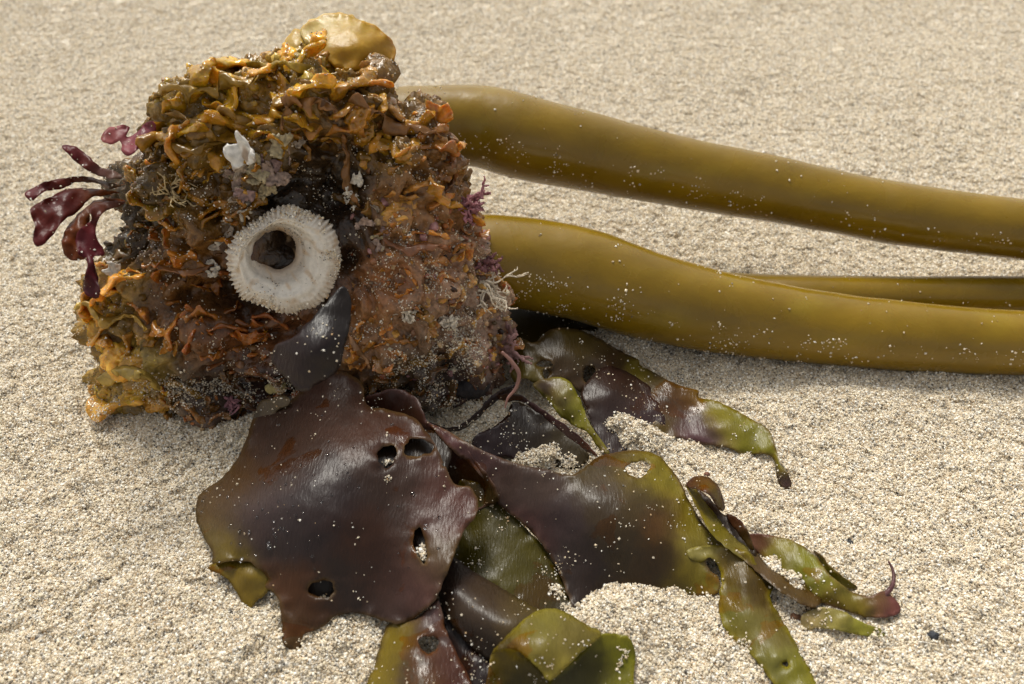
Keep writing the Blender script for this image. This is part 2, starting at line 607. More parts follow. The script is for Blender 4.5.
# ------------------------------------------------------------------ sprinkle of stuck grains
def sprinkle(V, T, n, parent, size=.00034, mask=None, name='stuck_sand', base=(OV, OF), up=.15, pw=None, clump=.0, lift=.3):
    V, T = np.asarray(V, float), np.asarray(T, int)
    a, b, c = V[T[:, 0]], V[T[:, 1]], V[T[:, 2]]
    cr = np.cross(b - a, c - a)
    ar = np.linalg.norm(cr, axis=1)
    nn = cr / np.maximum(ar, 1e-14)[:, None]
    ctr = (a + b + c) / 3
    w = ar.copy()
    view = ((np.array([0, 0, CAMH]) - ctr) * nn).sum(1) > 0
    w = w * np.where(nn[:, 2] > -.3, 1, .3) * np.where(view, 1, .25)
    w = w * (np.clip(.1 + 2.2 * perlin(ctr * 60 + 4), .04, 3) + 1.2 * np.clip(4 * perlin(ctr * 170 + 8) - 1.6, 0, 3))
    if mask is not None:
        w = w * mask(ctr, nn)
    if w.sum() <= 0:
        return None
    k = rng.choice(len(T), n, p=w / w.sum())
    u, v_ = rng.random(n), rng.random(n)
    s = u + v_ > 1
    u[s], v_[s] = 1 - u[s], 1 - v_[s]
    sz = np.minimum(rng.lognormal(math.log(size), .45, n), size * 2)
    P = a[k] + (b[k] - a[k]) * u[:, None] + (c[k] - a[k]) * v_[:, None] + nn[k] * (sz * lift)[:, None]
    if clump:
        P = P + rng.normal(0, clump, P.shape)
    gv, gf, gc = grains(P, sz, base, PW if pw is None else pw)
    o = obj(name, gv, gf, M['grain'], gc, parent, smooth=False)
    o['kind'] = 'stuff'
    return o
PALE = np.array([.36, .20, .20, .05, .02, .07, .10])

# ------------------------------------------------------------------ sheet builder
def patch(outline, holes=(), hgt=None, colf=None, step=4.0, amp=.0006, edge_amp=.0015, edge_w=9.0, mode='z', rag=1.2, sseed=0, closed=3, th=.0004, edgecol=None, edgecol_w=3.0, tone=None, wave=0.0, wave_len=22.0):
    out = resample(crom(outline, 6, True)[:, :2], closed)
    if rag:
        q = np.column_stack([out / 7.0, np.full(len(out), sseed * 3.1)])
        out = out + np.stack([perlin(q), perlin(q + 50)], 1) * rag
    hs_ = []
    for (cx, cy, rx, ry, rot) in holes:
        n = max(10, int(2 * math.pi * max(rx, ry) / 2.5))
        t = np.arange(n) / n * 2 * math.pi
        rr = 1 + .12 * np.sin(2 * t + cx) + .10 * np.sin(3 * t + cy) + .06 * np.sin(7 * t + cx * cy)
        x, y_ = rx * rr * np.cos(t), ry * rr * np.sin(t)
        hs_.append(np.stack([cx + x * math.cos(rot) - y_ * math.sin(rot), cy + x * math.sin(rot) + y_ * math.cos(rot)], 1))
    x0, y0 = out.min(0)
    x1, y1 = out.max(0)
    gx_, gy_ = np.meshgrid(np.arange(x0, x1, step), np.arange(y0, y1, step * .866))
    gx_[1::2] += step / 2
    gx_, gy_ = gx_.ravel(), gy_.ravel()
    gx_ = gx_ + rng.uniform(-.2, .2, len(gx_)) * step
    keep = inside(out, gx_, gy_) & (edge_dist(out, gx_, gy_) > step * .55)
    for h_ in hs_:
        keep &= ~inside(h_, gx_, gy_) & (edge_dist(h_, gx_, gy_) > step * .5)
    P2 = [out] + hs_ + [np.stack([gx_[keep], gy_[keep]], 1)]
    E, base = [], 0
    for ring in P2[:-1]:
        m = len(ring)
        E += [(base + k, base + (k + 1) % m) for k in range(m)]
        base += m
    A = np.vstack(P2)
    vo, _, fo, *_ = delaunay_2d_cdt([Vector(p) for p in A], E, [], 0, 1e-4)
    vo = np.array([v[:] for v in vo])
    T = np.array([f for f in fo if len(f) == 3])
    cx, cy = vo[T].mean(1).T
    ok = inside(out, cx, cy)
    for h_ in hs_:
        ok &= ~inside(h_, cx, cy)
    T = T[ok]
    used = np.unique(T)
    remap = -np.ones(len(vo), int); remap[used] = np.arange(len(used))
    vo, T = vo[used], remap[T]
    X_, Y_ = vo.T
    ed = edge_dist(out, X_, Y_)
    for h_ in hs_:
        ed = np.minimum(ed, edge_dist(h_, X_, Y_) * 1.3)
    q = np.stack([X_, Y_, np.full(len(X_), sseed * 7.7)], 1)
    dz = (.45 if mode == 'z' else 1) * amp * fbm(q / 28.0, 2) + edge_amp * np.exp(-ed / edge_w) * perlin(q / 13.0 + 9)
    if wave:
        dz = dz + wave * np.sin((X_ + 12 * perlin(q / 40)) / wave_len * 6.28)
    h = hgt(X_, Y_)
    h = h[:, 0] if h.ndim == 2 else h
    if mode == 'z':
        h = h + dz
        P = at_z(X_, Y_, h)
        for _ in range(2):
            P = at_z(X_, Y_, h + sand_base(P[:, 0], P[:, 1]))
    else:
        P = at_depth(X_, Y_, h - dz)
    # orient to face the camera
    c = P[T].mean(1)
    nn = np.cross(P[T[:, 1]] - P[T[:, 0]], P[T[:, 2]] - P[T[:, 0]])
    flip = ((np.array([0, 0, CAMH]) - c) * nn).sum(1) < 0
    T[flip] = T[flip][:, ::-1]
    qq = q + np.stack([perlin(q / 9) * 5, perlin(q / 9 + 30) * 5, 0 * X_], 1)
    col = colf(qq[:, 0], qq[:, 1])
    if edgecol is not None:
        w = np.exp(-(ed / edgecol_w) ** 2)[:, None] * np.clip(.6 + .8 * perlin(q / 30 + 11), 0, 1)[:, None]
        col = col * (1 - w) + np.array(edgecol) * w
    if tone is not None:
        g_ = np.clip((col[:, 1] / np.maximum(col[:, 0], 1e-3) - .62) / .25, 0, 1)[:, None]
        col = col * (np.array(tone) * (1 - g_) + np.array([1.12, .93, .45]) * g_)
    thv = th * np.clip(.35 + ed / 8, .35, 1)
    V2, F2, n = solid(P, T, thv)
    return V2, F2, np.vstack([col, col]), (P, T)

def blade(name, label, cat, pieces, mat='blade', specks=200, ssize=.00031, group=None, mask=None, parent=None, partname=None):
    """pieces: list of dicts for patch(); the first is the thing, further ones its parts"""
    pieces = [dict(tone=(.72 if mat == 'blade' else .85, .70 if mat == 'blade' else .6, .55 if mat == 'blade' else .42), **p) for p in pieces]
    if len(pieces) == 1:
        V, Fc, C, (P, T) = patch(**{k: v for k, v in pieces[0].items() if k != 'part'})
        root = obj(name, V, Fc, M[mat], C, parent)
        sheets = [(P, T)]
    else:
        sheets = []
        res = [patch(**{k: v for k, v in p.items() if k != 'part'}) for p in pieces]
        A = res[0][0]
        root = empty(name, (A[:, 0].mean(), A[:, 1].mean(), max(A[:, 2].min(), 0)))
        for p, (V, Fc, C, s) in zip(pieces, res):
            obj(p.get('part', 'frond'), V, Fc, M[mat], C, root)
            sheets.append(s)
    if label:
        tag(root, label, cat, group)
    if specks:
        specks = int(specks * .7)
        off = 0
        VV, TT = [], []
        for P, T in sheets:
            VV.append(P); TT.append(T + off); off += len(P)
        sprinkle(np.vstack(VV), np.vstack(TT), specks, root, ssize, mask=mask, pw=PALE)
    return root

PUR = (.052, .027, .022); MAR = (.060, .020, .014); BRN = (.075, .034, .012); GRN = (.15, .135, .012); OLV = (.085, .072, .014)
DRK = (.018, .009, .009); YEL = (.24, .17, .012); GRY = (.10, .085, .07); PINK = (.22, .09, .10)

def C_(pts, sig=18):
    return blend([(x, y) + tuple(c) for x, y, c in pts], sig)

# ------------------------------------------------------------------ kelp: holdfast
sil = [(385, 78), (402, 105), (432, 114), (450, 134), (457, 162), (468, 198), (483, 236), (500, 290), (508, 330), (506, 365), (496, 395), (470, 412), (420, 425), (350, 430), (300, 435), (240, 438), (190, 432), (150, 415), (112, 398), (98, 375), (104, 350), (90, 320), (94, 290), (108, 255), (124, 225), (120, 190), (132, 165), (156, 132), (178, 114), (172, 96), (188, 78), (200, 70), (235, 62), (270, 60), (295, 46), (325, 50), (352, 72)]
LEAN = math.radians(20)
G0 = at_z(300, 425, 0.0) + np.array([0, .032, 0])
vv = np.array([0, math.sin(LEAN), math.cos(LEAN)])
uu = np.array([1.0, 0, 0])
ww = np.array([0, -math.cos(LEAN), math.sin(LEAN)])       # towards the camera
def on_plane(px, py, off=0.0):
    d = rays(px, py)
    o = np.array([0, 0, CAMH])
    t = ((G0 + ww * off - o) @ ww) / (d @ ww)
    return o + d * t[..., None]
cen = on_plane(np.array([300.]), np.array([245.]))[0]
sp = crom(sil, 8, True)
SP = on_plane(sp[:, 0], sp[:, 1]) - cen
sa, sb = SP @ uu, SP @ vv
sth, sr = np.arctan2(sb, sa), np.hypot(sa, sb)
o_ = np.argsort(sth)
sth, sr = sth[o_], sr[o_]
sth = np.concatenate([sth - 2 * math.pi, sth, sth + 2 * math.pi]); sr = np.tile(sr, 3)

def icosphere(sub):
    import bmesh
    bm = bmesh.new()
    bmesh.ops.create_icosphere(bm, subdivisions=sub, radius=1)
    V = np.array([v.co[:] for v in bm.verts]); T = np.array([[v.index for v in f.verts] for f in bm.faces])
    bm.free()
    return V, T

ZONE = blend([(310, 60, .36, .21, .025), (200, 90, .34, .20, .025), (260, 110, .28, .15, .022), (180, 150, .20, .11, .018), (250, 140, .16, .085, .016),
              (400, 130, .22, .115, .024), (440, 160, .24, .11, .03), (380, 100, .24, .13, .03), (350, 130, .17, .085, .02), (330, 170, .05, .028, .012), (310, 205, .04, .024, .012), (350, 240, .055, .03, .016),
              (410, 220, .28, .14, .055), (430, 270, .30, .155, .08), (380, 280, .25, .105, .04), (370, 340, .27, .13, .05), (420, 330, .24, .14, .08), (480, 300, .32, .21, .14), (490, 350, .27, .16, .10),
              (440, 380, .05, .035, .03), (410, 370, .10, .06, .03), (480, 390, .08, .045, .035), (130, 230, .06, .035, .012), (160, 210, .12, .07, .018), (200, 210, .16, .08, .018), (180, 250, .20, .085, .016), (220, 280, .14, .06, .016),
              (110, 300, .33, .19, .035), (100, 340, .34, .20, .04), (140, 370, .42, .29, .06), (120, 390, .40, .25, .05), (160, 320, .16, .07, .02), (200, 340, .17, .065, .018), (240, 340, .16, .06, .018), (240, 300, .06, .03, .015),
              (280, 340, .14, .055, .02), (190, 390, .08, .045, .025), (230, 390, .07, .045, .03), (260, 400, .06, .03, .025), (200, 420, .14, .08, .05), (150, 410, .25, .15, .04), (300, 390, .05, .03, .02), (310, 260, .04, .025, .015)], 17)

iV, iT = icosphere(7)
s_ = iV[:, 2]
th_ = np.arctan2(iV[:, 1], iV[:, 0])
PW_ = 2.7
rr_ = np.clip(1 - np.abs(s_) ** PW_, 0, 1) ** (1 / PW_)
R_ = np.interp(th_, sth, sr)
# shrink the silhouette influence towards the face centre smoothly
THK = .046
a_, b2_ = R_ * rr_ * np.cos(th_), R_ * rr_ * np.sin(th_)
CP = cen + a_[:, None] * uu + b2_[:, None] * vv + (THK * s_ * np.where(s_ > 0, 1.0, 1.25))[:, None] * ww
def vnorm(V, T):
    fn = np.cross(V[T[:, 1]] - V[T[:, 0]], V[T[:, 2]] - V[T[:, 0]])
    n = np.zeros_like(V)
    for k in range(3):
        np.add.at(n, T[:, k], fn)
    return n / np.maximum(np.linalg.norm(n, axis=1), 1e-12)[:, None]
nrm = vnorm(CP, iT)
px_, py_ = to_px(CP)
def gb(x, y, rx, ry): return np.exp(-((px_ - x) / rx) ** 2 - ((py_ - y) / ry) ** 2) * (s_ > 0)
wq = CP + .006 * np.stack([perlin(CP * 60), perlin(CP * 60 + 9), perlin(CP * 60 + 19)], 1)
disp = .0095 * (np.abs(perlin(wq * 38)) * 2 - .7) + .0065 * (.5 - np.abs(perlin(wq * 85 + 3)) * 2) + .0026 * (.5 - np.abs(perlin(wq * 210 + 6)) * 2) + .0012 * perlin(CP * 480)
disp += -.018 * gb(320, 185, 42, 40) - .014 * gb(225, 300, 60, 16) - .006 * gb(285, 262, 60, 60) - .010 * gb(130, 225, 22, 30) - .010 * gb(345, 260, 16, 60) - .010 * gb(235, 395, 45, 22)
disp += .008 * gb(210, 110, 50, 30) + .007 * gb(420, 170, 36, 50) + .006 * gb(430, 300, 50, 70) + .005 * gb(190, 340, 60, 25)
CP = CP + nrm * disp[:, None]
CP[:, 2] = np.maximum(CP[:, 2], -.012)
px_, py_ = to_px(CP)
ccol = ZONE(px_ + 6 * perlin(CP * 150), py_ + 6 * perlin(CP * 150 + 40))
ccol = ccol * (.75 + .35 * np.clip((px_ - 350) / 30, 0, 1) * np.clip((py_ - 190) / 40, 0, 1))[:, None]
kelp = empty('kelp', (cen[0], cen[1] + .02, 0))
tag(kelp, 'uprooted kelp with a knobbly amber-brown holdfast and three thick olive stalks', 'kelp')
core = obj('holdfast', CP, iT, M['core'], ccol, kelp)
bvh_core = BVHTree.FromPolygons([Vector(v) for v in CP], iT.tolist())
CAMP = Vector((0, 0, CAMH))

def hit(px, py, bvh=bvh_core):
    d = Vector(rays(px, py)); dl = d.length
    r = bvh.ray_cast(CAMP, d.normalized())
    if r[0] is None:
        return None
    return np.array(r[0]), np.array(r[1]), r[3] / dl

# ---- haptera: variants
def grid_faces(nu, nv, wrap=False):
    f = []
    for i in range(nu - 1):
        for j in range(nv if wrap else nv - 1):
            a, b = i * nv + j, i * nv + (j + 1) % nv
            c, d = (i + 1) * nv + (j + 1) % nv, (i + 1) * nv + j
            f += [(a, b, c), (a, c, d)]
    return np.array(f)

def fan_variant(seed):
    r = np.random.default_rng(seed)
    nu, nv = 12, 40
    u = np.linspace(.0, 1, nu)[:, None]; v = np.linspace(-1, 1, nv)[None]
    ang = v * r.uniform(1.3, 2.4)
    k, ph = r.integers(3, 6), r.uniform(0, 6)
    rad = (.12 + .9 * u) * (1 + .12 * np.sin(v * 9 + ph) * u + .03 * np.sin(v * 21 + ph))
    ruf = r.uniform(.16, .34) * u ** 1.6 * np.sin(k * v * 2.2 + ph) + .07 * u ** 2 * np.sin(v * 17 + ph * 2)
    curl = r.uniform(.3, .8)
    x = rad * np.sin(ang) * .85
    y = rad * np.cos(ang) * np.cos(curl * u)
    z = u * curl * .9 + ruf
    V = np.stack(np.broadcast_arrays(x, y, z), -1).reshape(-1, 3)
    V += .05 * np.stack([perlin(V * 3 + seed), perlin(V * 3 + seed + 9), perlin(V * 3 + seed + 20)], 1)
    V2, F2, _ = solid(V, grid_faces(nu, nv), .17)
    return V2, F2

def tube_path(P, R, seg=10, cap=True):
    P = np.asarray(P, float); n = len(P)
    T = np.gradient(P, axis=0); T /= np.maximum(np.linalg.norm(T, axis=1), 1e-9)[:, None]
    up = np.array([0, 0, 1.0]) if abs(T[0, 2]) < .9 else np.array([1.0, 0, 0])
    a = np.cross(T[0], up); a /= np.linalg.norm(a)
    V = []
    R = np.broadcast_to(R, n)
    t = np.arange(seg) / seg * 2 * math.pi
    for i in range(n):
        a = a - T[i] * (a @ T[i]); a /= max(np.linalg.norm(a), 1e-9)
        b = np.cross(T[i], a)
        V.append(P[i] + R[i] * (np.cos(t)[:, None] * a + np.sin(t)[:, None] * b))
    V = np.vstack(V)
    Fc = grid_faces(n, seg, True)
    V = np.vstack([V, P[0] - T[0] * R[0] * .5, P[-1] + T[-1] * R[-1] * .5])
    m = n * seg
    c0 = [(m, (j + 1) % seg, j) for j in range(seg)]
    c1 = [(m + 1, (n - 1) * seg + j, (n - 1) * seg + (j + 1) % seg) for j in range(seg)]
    return V, np.vstack([Fc, c0, c1])

def finger_variant(seed):
    r = np.random.default_rng(seed)
    VV, FF, off = [], [], 0
    for b in range(r.integers(2, 4)):
        n = 14
        t = np.linspace(0, 1, n)
        d = np.array([r.uniform(-.8, .8), r.uniform(.2, 1), r.uniform(.5, 1)]); d /= np.linalg.norm(d)
        bend = r.normal(0, .6, 3)
        P = d * t[:, None] * r.uniform(.8, 1.3) + bend * (t ** 2)[:, None] * .6
        R = r.uniform(.2, .3) * (1 - .25 * t + .18 * np.sin(t * 9 + seed)) * np.sqrt(np.clip(1.08 - t ** 5, 0, 1))
        v, f = tube_path(P, R, 12)
        v = v + .06 * np.stack([perlin(v * 5 + seed), perlin(v * 5 + seed + 9), perlin(v * 5 + seed + 20)], 1)
        VV.append(v); FF.append(f + off); off += len(v)
    return np.vstack(VV), np.vstack(FF)

def knob_variant(seed):
    V, T = icosphere(4)
    r = np.random.default_rng(seed)
    q = V * r.uniform(.8, 1.3, 3)
    d = .40 * perlin(q * 1.3 + seed) + .75 * (.30 - np.abs(perlin(q * 1.9 + seed * 2))) + .22 * (.3 - np.abs(perlin(q * 4.5 + seed)))
    V = V * (1 + d)[:, None] * np.array([1, r.uniform(.55, .9), r.uniform(.5, .8)])
    return V, T

def fold_variant(seed):
    r = np.random.default_rng(seed)
    n, m = 30, 18
    t = np.linspace(-1, 1, n)
    a1, a2, p1, p2 = r.uniform(.1, .4), r.uniform(.06, .2), r.uniform(0, 6), r.uniform(0, 6)
    P = np.stack([t * r.uniform(1.1, 1.5), a1 * np.sin(t * 2.6 + p1), a2 * np.sin(t * 4.4 + p2) - .35 * t * t], 1)
    th = np.arange(m) / m * 2 * math.pi
    V = []
    hh, tk = r.uniform(.50, .78), r.uniform(.11, .19)
    for k in range(n):
        e = max(1 - abs(t[k]) ** 4, .02) ** .5
        h_ = hh * e * (1 + .25 * math.sin(t[k] * 5 + p2)); w_ = tk * e * (1 + .35 * math.sin(t[k] * 7 + p1))
        roll = .5 * math.sin(t[k] * 3.1 + p1) + r.uniform(-.02, .02)
        y, z = w_ * np.cos(th) * (1 + .5 * np.clip(np.sin(th), 0, 1)), h_ * np.sin(th)
        y = y + .22 * z * abs(math.sin(t[k] * 3 + p2)) + .35 * np.clip(z, 0, 9) ** 2 * math.sin(t[k] * 6 + p1)
        V.append(np.stack([np.full(m, P[k, 0]), P[k, 1] + y * math.cos(roll) - z * math.sin(roll), P[k, 2] + y * math.sin(roll) + z * math.cos(roll)], 1))
    V = np.vstack(V)
    V += .13 * np.stack([perlin(V * 1.9 + seed), perlin(V * 1.9 + seed + 9), perlin(V * 1.9 + seed + 20)], 1)
    V += .04 * np.stack([perlin(V * 5 + seed), perlin(V * 5 + seed + 9), perlin(V * 5 + seed + 20)], 1)
    V = np.vstack([V, V[:m].mean(0), V[-m:].mean(0)])
    Fc = grid_faces(n, m, True)
    c0 = [(n * m, j, (j + 1) % m) for j in range(m)]
    c1 = [(n * m + 1, (n - 1) * m + (j + 1) % m, (n - 1) * m + j) for j in range(m)]
    Fc = np.vstack([Fc, c0, c1])
    vol = (np.cross(V[Fc[:, 0]], V[Fc[:, 1]]) * V[Fc[:, 2]]).sum()
    return V, (Fc if vol > 0 else Fc[:, ::-1])

variants = []
for k in range(8): variants.append(('fan', *fan_variant(20 + k)))
for k in range(5): variants.append(('finger', *finger_variant(50 + k)))
for k in range(5): variants.append(('knob', *knob_variant(80 + k)))
for k in range(10): variants.append(('fold', *fold_variant(120 + k)))
vmesh = [make_mesh('hapteron', v, f, M['lobe']) for _, v, f in variants]
kind_idx = {'fan': list(range(8)), 'finger': list(range(8, 13)), 'knob': list(range(13, 18)), 'fold': list(range(18, 28))}

silp = crom(sil, 4, True)
# the photographed places: sample over the visible face with spacing that depends on the zone
LIMP = (286, 262, 62)
def lobe_size(x, y):
    if y < 130 or (x < 260 and y < 160): return 24
    if x > 350 and y < 215: return 20
    if x < 160 and y > 280: return 21
    if x > 350: return 12
    return 14
def banned(x, y):
    if math.hypot(x - LIMP[0], y - LIMP[1]) < LIMP[2] - 4: return True
    if ((x - 318) / 34) ** 2 + ((y - 185) / 32) ** 2 < 1: return True
    if ((x - 345) / 12) ** 2 + ((y - 250) / 60) ** 2 < 1: return True
    if 270 < x < 350 and 290 < y < 390: return True
    if ((x - 225) / 55) ** 2 + ((y - 300) / 11) ** 2 < 1: return True
    if x < 135 and 195 < y < 255: return True
    return False
cand = []
tries = 0
while len(cand) < 300 and tries < 60000:
    tries += 1
    x, y = random.uniform(75, 515), random.uniform(36, 428)
    if banned(x, y): continue
    if not inside(silp, np.array([x]), np.array([y]))[0]: continue
    s = lobe_size(x, y)
    if any((x - a) ** 2 + (y - b) ** 2 < (.56 * (s + c) / 2) ** 2 for a, b, c in cand): continue
    cand.append((x, y, s))
pass
allV, allT, aoff = [CP], [iT], len(CP)
ocore = ORG[core.name]
def place_lobe(i, pos, nrmv, size, col, spin=None, out=.6):
    global aoff
    z = Vector(nrmv).normalized()
    up = Vector((0, -.1, 1))
    zz = (z * (1 - .25) + Vector((random.uniform(-.35, .35), random.uniform(-.3, .1), random.uniform(-.1, .5)))).normalized()
    q = zz.to_track_quat('Z', 'Y').to_matrix() @ Matrix.Rotation(random.uniform(0, 6.283) if spin is None else spin, 3, 'Z')
    if variants[i][0] == 'fold':
        zz = (z + Vector((random.uniform(-.3, .3), random.uniform(-.2, .1), random.uniform(-.3, .3)))).normalized()
        a_ = random.gauss(.15, .55)
        xx = Vector((math.cos(a_), 0, math.sin(a_))); xx = (xx - zz * xx.dot(zz)).normalized()
        yy = zz.cross(xx)
        q = Matrix((xx, yy, zz)).transposed()
    sc = [size * random.uniform(.8, 1.25) for _ in range(3)]
    mw = Matrix.Translation(Vector(pos) - z * size * (.12 if variants[i][0] == 'fold' else .35)) @ q.to_4x4() @ Matrix.Diagonal((*sc, 1))
    o = bpy.data.objects.new('hapteron', vmesh[i])
    COL.objects.link(o)
    o.parent = core
    o.matrix_basis = Matrix.Translation(-Vector(ocore)) @ mw
    o.color = (*[min(1, max(0, c)) for c in col], 1)
    m4 = np.array(mw)
    V = variants[i][1] @ m4[:3, :3].T + m4[:3, 3]
    allV.append(V); allT.append(variants[i][2] + aoff); aoff += len(V)
    return o
for x, y, s in cand:
    h = hit(x, y)
    if h is None: continue
    P, nn, dep = h
    nn = nn * .5 + ww * .5
    r = random.random()
    if y < 160 or (x > 350 and y < 215): kd = 'fold' if r < .80 else ('knob' if r < .88 else 'fan')
    elif x < 160: kd = 'knob' if r < .35 else ('fold' if r < .9 else 'fan')
    else: kd = 'fan' if r < .22 else ('finger' if r < .34 else ('fold' if r < .88 else 'knob'))
    sz = s * dep / F * random.uniform(.75, 1.3) * (.9 if kd == 'fan' else .84 if kd == 'fold' else .6)
    c = ZONE(np.array([x]), np.array([y]))[0] * np.array([random.uniform(.9, 1.85)] * 3) * np.array([1.18, random.uniform(.90, 1.10) * (1.1 if y < 220 else 1), random.uniform(.3, .7)])
    place_lobe(random.choice(kind_idx[kd]), P, nn, sz, c)

# small crumbs of tissue all over the holdfast
def merged_small(n):
    w = np.where(s_[iT].mean(1) > -.2, 1.0, .35)
    k = rng.choice(len(iT), n, p=w / w.sum())
    P = CP[iT[k]].mean(1)
    nn = nrm[iT[k, 0]]
    px, py = to_px(P)
    keepm = (np.hypot(px - LIMP[0], py - LIMP[1]) > 50) & (P[:, 2] > 0)
    P, nn, px, py = P[keepm], nn[keepm], px[keepm], py[keepm]
    V0, T0 = icosphere(2)
    m = len(P)
    R = rand_rot(m)
    big = np.where((px > 350) & (py > 190) | (py > 230), .85, 1.2)
    keep2 = ((py > 215) & (px > 350)) | (py > 385) | (rng.random(m) < .22)
    sz_k = np.where(keep2, 1.0, .3)
    sz = rng.lognormal(math.log(.0015), .4, m) * big * sz_k
    shp = np.array([V0 * (1 + .45 * perlin(V0 * 1.7 + 5 * j))[:, None] for j in range(12)])[rng.integers(0, 12, m)]
    v = shp * (sz[:, None] * rng.uniform(.35, 1.3, (m, 3)))[:, None, :]
    v = np.einsum('nij,nkj->nki', R, v) + P[:, None]
    f = T0[None] + (np.arange(m) * len(V0))[:, None, None]
    c = ZONE(px, py) * rng.uniform(.5, 1.8, (m, 1)) * rng.uniform(.85, 1.15, (m, 3))
    mixp = np.array([(.34, .12, .03), (.46, .24, .05), (.60, .50, .36), (.03, .015, .01), (.34, .17, .16), (.26, .08, .03), (.44, .30, .16)])
    gritty = ((px > 350) & (py > 200) | (py > 370) & (px > 170)) & (rng.random(m) < .65)
    c = np.where(gritty[:, None], mixp[rng.integers(0, 7, m)] * 1.1, c)
    return v.reshape(-1, 3), f.reshape(-1, 3), np.repeat(c, len(V0), 0)
v, f, c = merged_small(3400)
o = obj('tissue_crumb', v, f, M['core'], c, core)
o['kind'] = 'stuff'
allV.append(v); allT.append(f + aoff); aoff += len(v)

AV, AT = np.vstack(allV), np.vstack(allT)
bvh_all = BVHTree.FromPolygons([Vector(x) for x in AV.tolist()], AT.tolist())

def hmask(ctr, nn):
    px, py = to_px(ctr)
    w = .25 + 1.6 * np.exp(-((px - 450) / 60) ** 2 - ((py - 330) / 80) ** 2) + 1.3 * (py > 380) + .5 * np.exp(-((px - 230) / 70) ** 2 - ((py - 380) / 50) ** 2)
    w = w * (nn @ (ww * .6 + np.array([0, 0, .6])) > .05) * (ctr[:, 2] > 0)
    w = w * (np.hypot(px - LIMP[0], py - LIMP[1]) > 40)
    return w
sprinkle(AV, AT, 22000, core, .00033, mask=hmask, pw=np.array([.36, .22, .16, .08, .06, .08, .10]))
o = None

# ------------------------------------------------------------------ kelp: the three stalks and the stub
def stipe(pts, name='stipe', seg=56, n=26, colf=None, specks=600, label=None):
    """pts: px, py, height of centre, radius in px"""
    P, R = [], []
    for x, y, z, r in pts:
        q = at_z(x, y, z)
        d = q - np.array([0, 0, CAMH])
        dep = d[1] * cp_ - d[2] * sp_
        P.append(q); R.append(r * dep / F)
    Q = crom(np.column_stack([P, R]), n)
    V, Fc = tube_path(Q[:, :3], Q[:, 3], seg)
    k = np.repeat(np.arange(len(Q)), seg)
    c = Q[k, :3]
    body = V[:len(k)]
    d = (body - c)
    body = c + d * (1 + .035 * perlin(body * 18) + .012 * perlin(body * 60))[:, None]
    V[:len(k)] = body
    q = V * np.array([14, 40, 40])
    t = np.clip(.5 + .6 * fbm(q, 3), 0, 1)[:, None]
    col = np.array([.152, .090, .004]) * (1 - t) + np.array([.225, .135, .006]) * t
    yb = np.clip(perlin(V * np.array([30, 60, 60]) + 7) * 2.2 - .7, 0, 1)[:, None] * .25
    col = col * (1 - yb) + np.array([.30, .22, .012]) * yb
    o = obj(name, V, Fc, M['stipe'], col, kelp)
    if label: o['label'] = label
    def mk(ctr, nn):
        px, py = to_px(ctr)
        return np.where(nn[:, 2] < .35, 2.6, .35) * np.where(px < 640, 1.2, 1)
    sprinkle(V, Fc, specks, o, .00042, mask=mk, pw=PALE)
    return o
stipe([(350, 165, .086, 38), (392, 133, .092, 40), (432, 127, .092, 40), (480, 127, .091, 40), (522, 137, .086, 41), (580, 150, .077, 39), (644, 165, .069, 36), (705, 177, .062, 33.5), (766, 188, .057, 32), (830, 201, .053, 31), (888, 212, .050, 31), (950, 221, .048, 30), (1024, 230, .046, 30), (1150, 248, .040, 28), (1400, 290, .022, 28)], specks=800, label='thick upper olive stalk arching away from the top of the holdfast')
stipe([(420, 268, .052, 42), (455, 262, .052, 44), (491, 259, .051, 45), (535, 264, .047, 46), (583, 275, .041, 47), (644, 295, .033, 44), (705, 310, .026, 41.5), (766, 320, .021, 39), (830, 329, .019, 37), (888, 335, .018, 35), (1024, 343, .017, 32), (1150, 345, .017, 31), (1400, 350, .017, 31)], specks=1100, label='thick lower olive stalk resting on the sand')
stipe([(520, 280, .030, 20), (640, 286, .018, 20), (740, 293, .011, 20), (800, 296, .0115, 21), (900, 297, .0120, 21), (1024, 297, .0120, 21), (1200, 297, .012, 21)], specks=200, label='slimmer olive stalk lying behind the lower one')

# flattened pale yellow stub on top
sv, sf, sc, ss = patch(outline=[(308, 42), (300, 30), (315, 17), (340, 12), (362, 20), (382, 30), (394, 44), (392, 62), (378, 78), (366, 74), (350, 70), (330, 62)], hgt=tps([(300, 30, .410), (345, 14, .412), (394, 45, .413), (370, 78, .402), (335, 45, .399), (365, 45, .400), (320, 60, .398), (385, 30, .412)]), mode='d',
                       colf=C_([(316, 24, (.42, .31, .10)), (350, 30, (.33, .20, .010)), (375, 50, (.30, .16, .005)), (385, 60, (.26, .12, .004)), (340, 60, (.33, .17, .008))], 14), th=.008, amp=.0016, edge_amp=.004, edge_w=7, step=2.2, rag=2.0)
o = obj('stalk_stub', sv, sf, M['gel'], sc, kelp)
o['label'] = 'pale yellow flattened stub sticking up at the top'
sv, sf, sc, ss = patch(outline=[(283, 48), (288, 36), (296, 28), (304, 34), (309, 50), (296, 58)], hgt=tps([(283, 48, .41), (296, 28, .415), (309, 50, .41), (296, 45, .405)]), mode='d', colf=C_([(295, 40, (.38, .25, .05))]), th=.005, step=3)
obj('stalk_stub', sv, sf, M['gel'], sc, kelp)

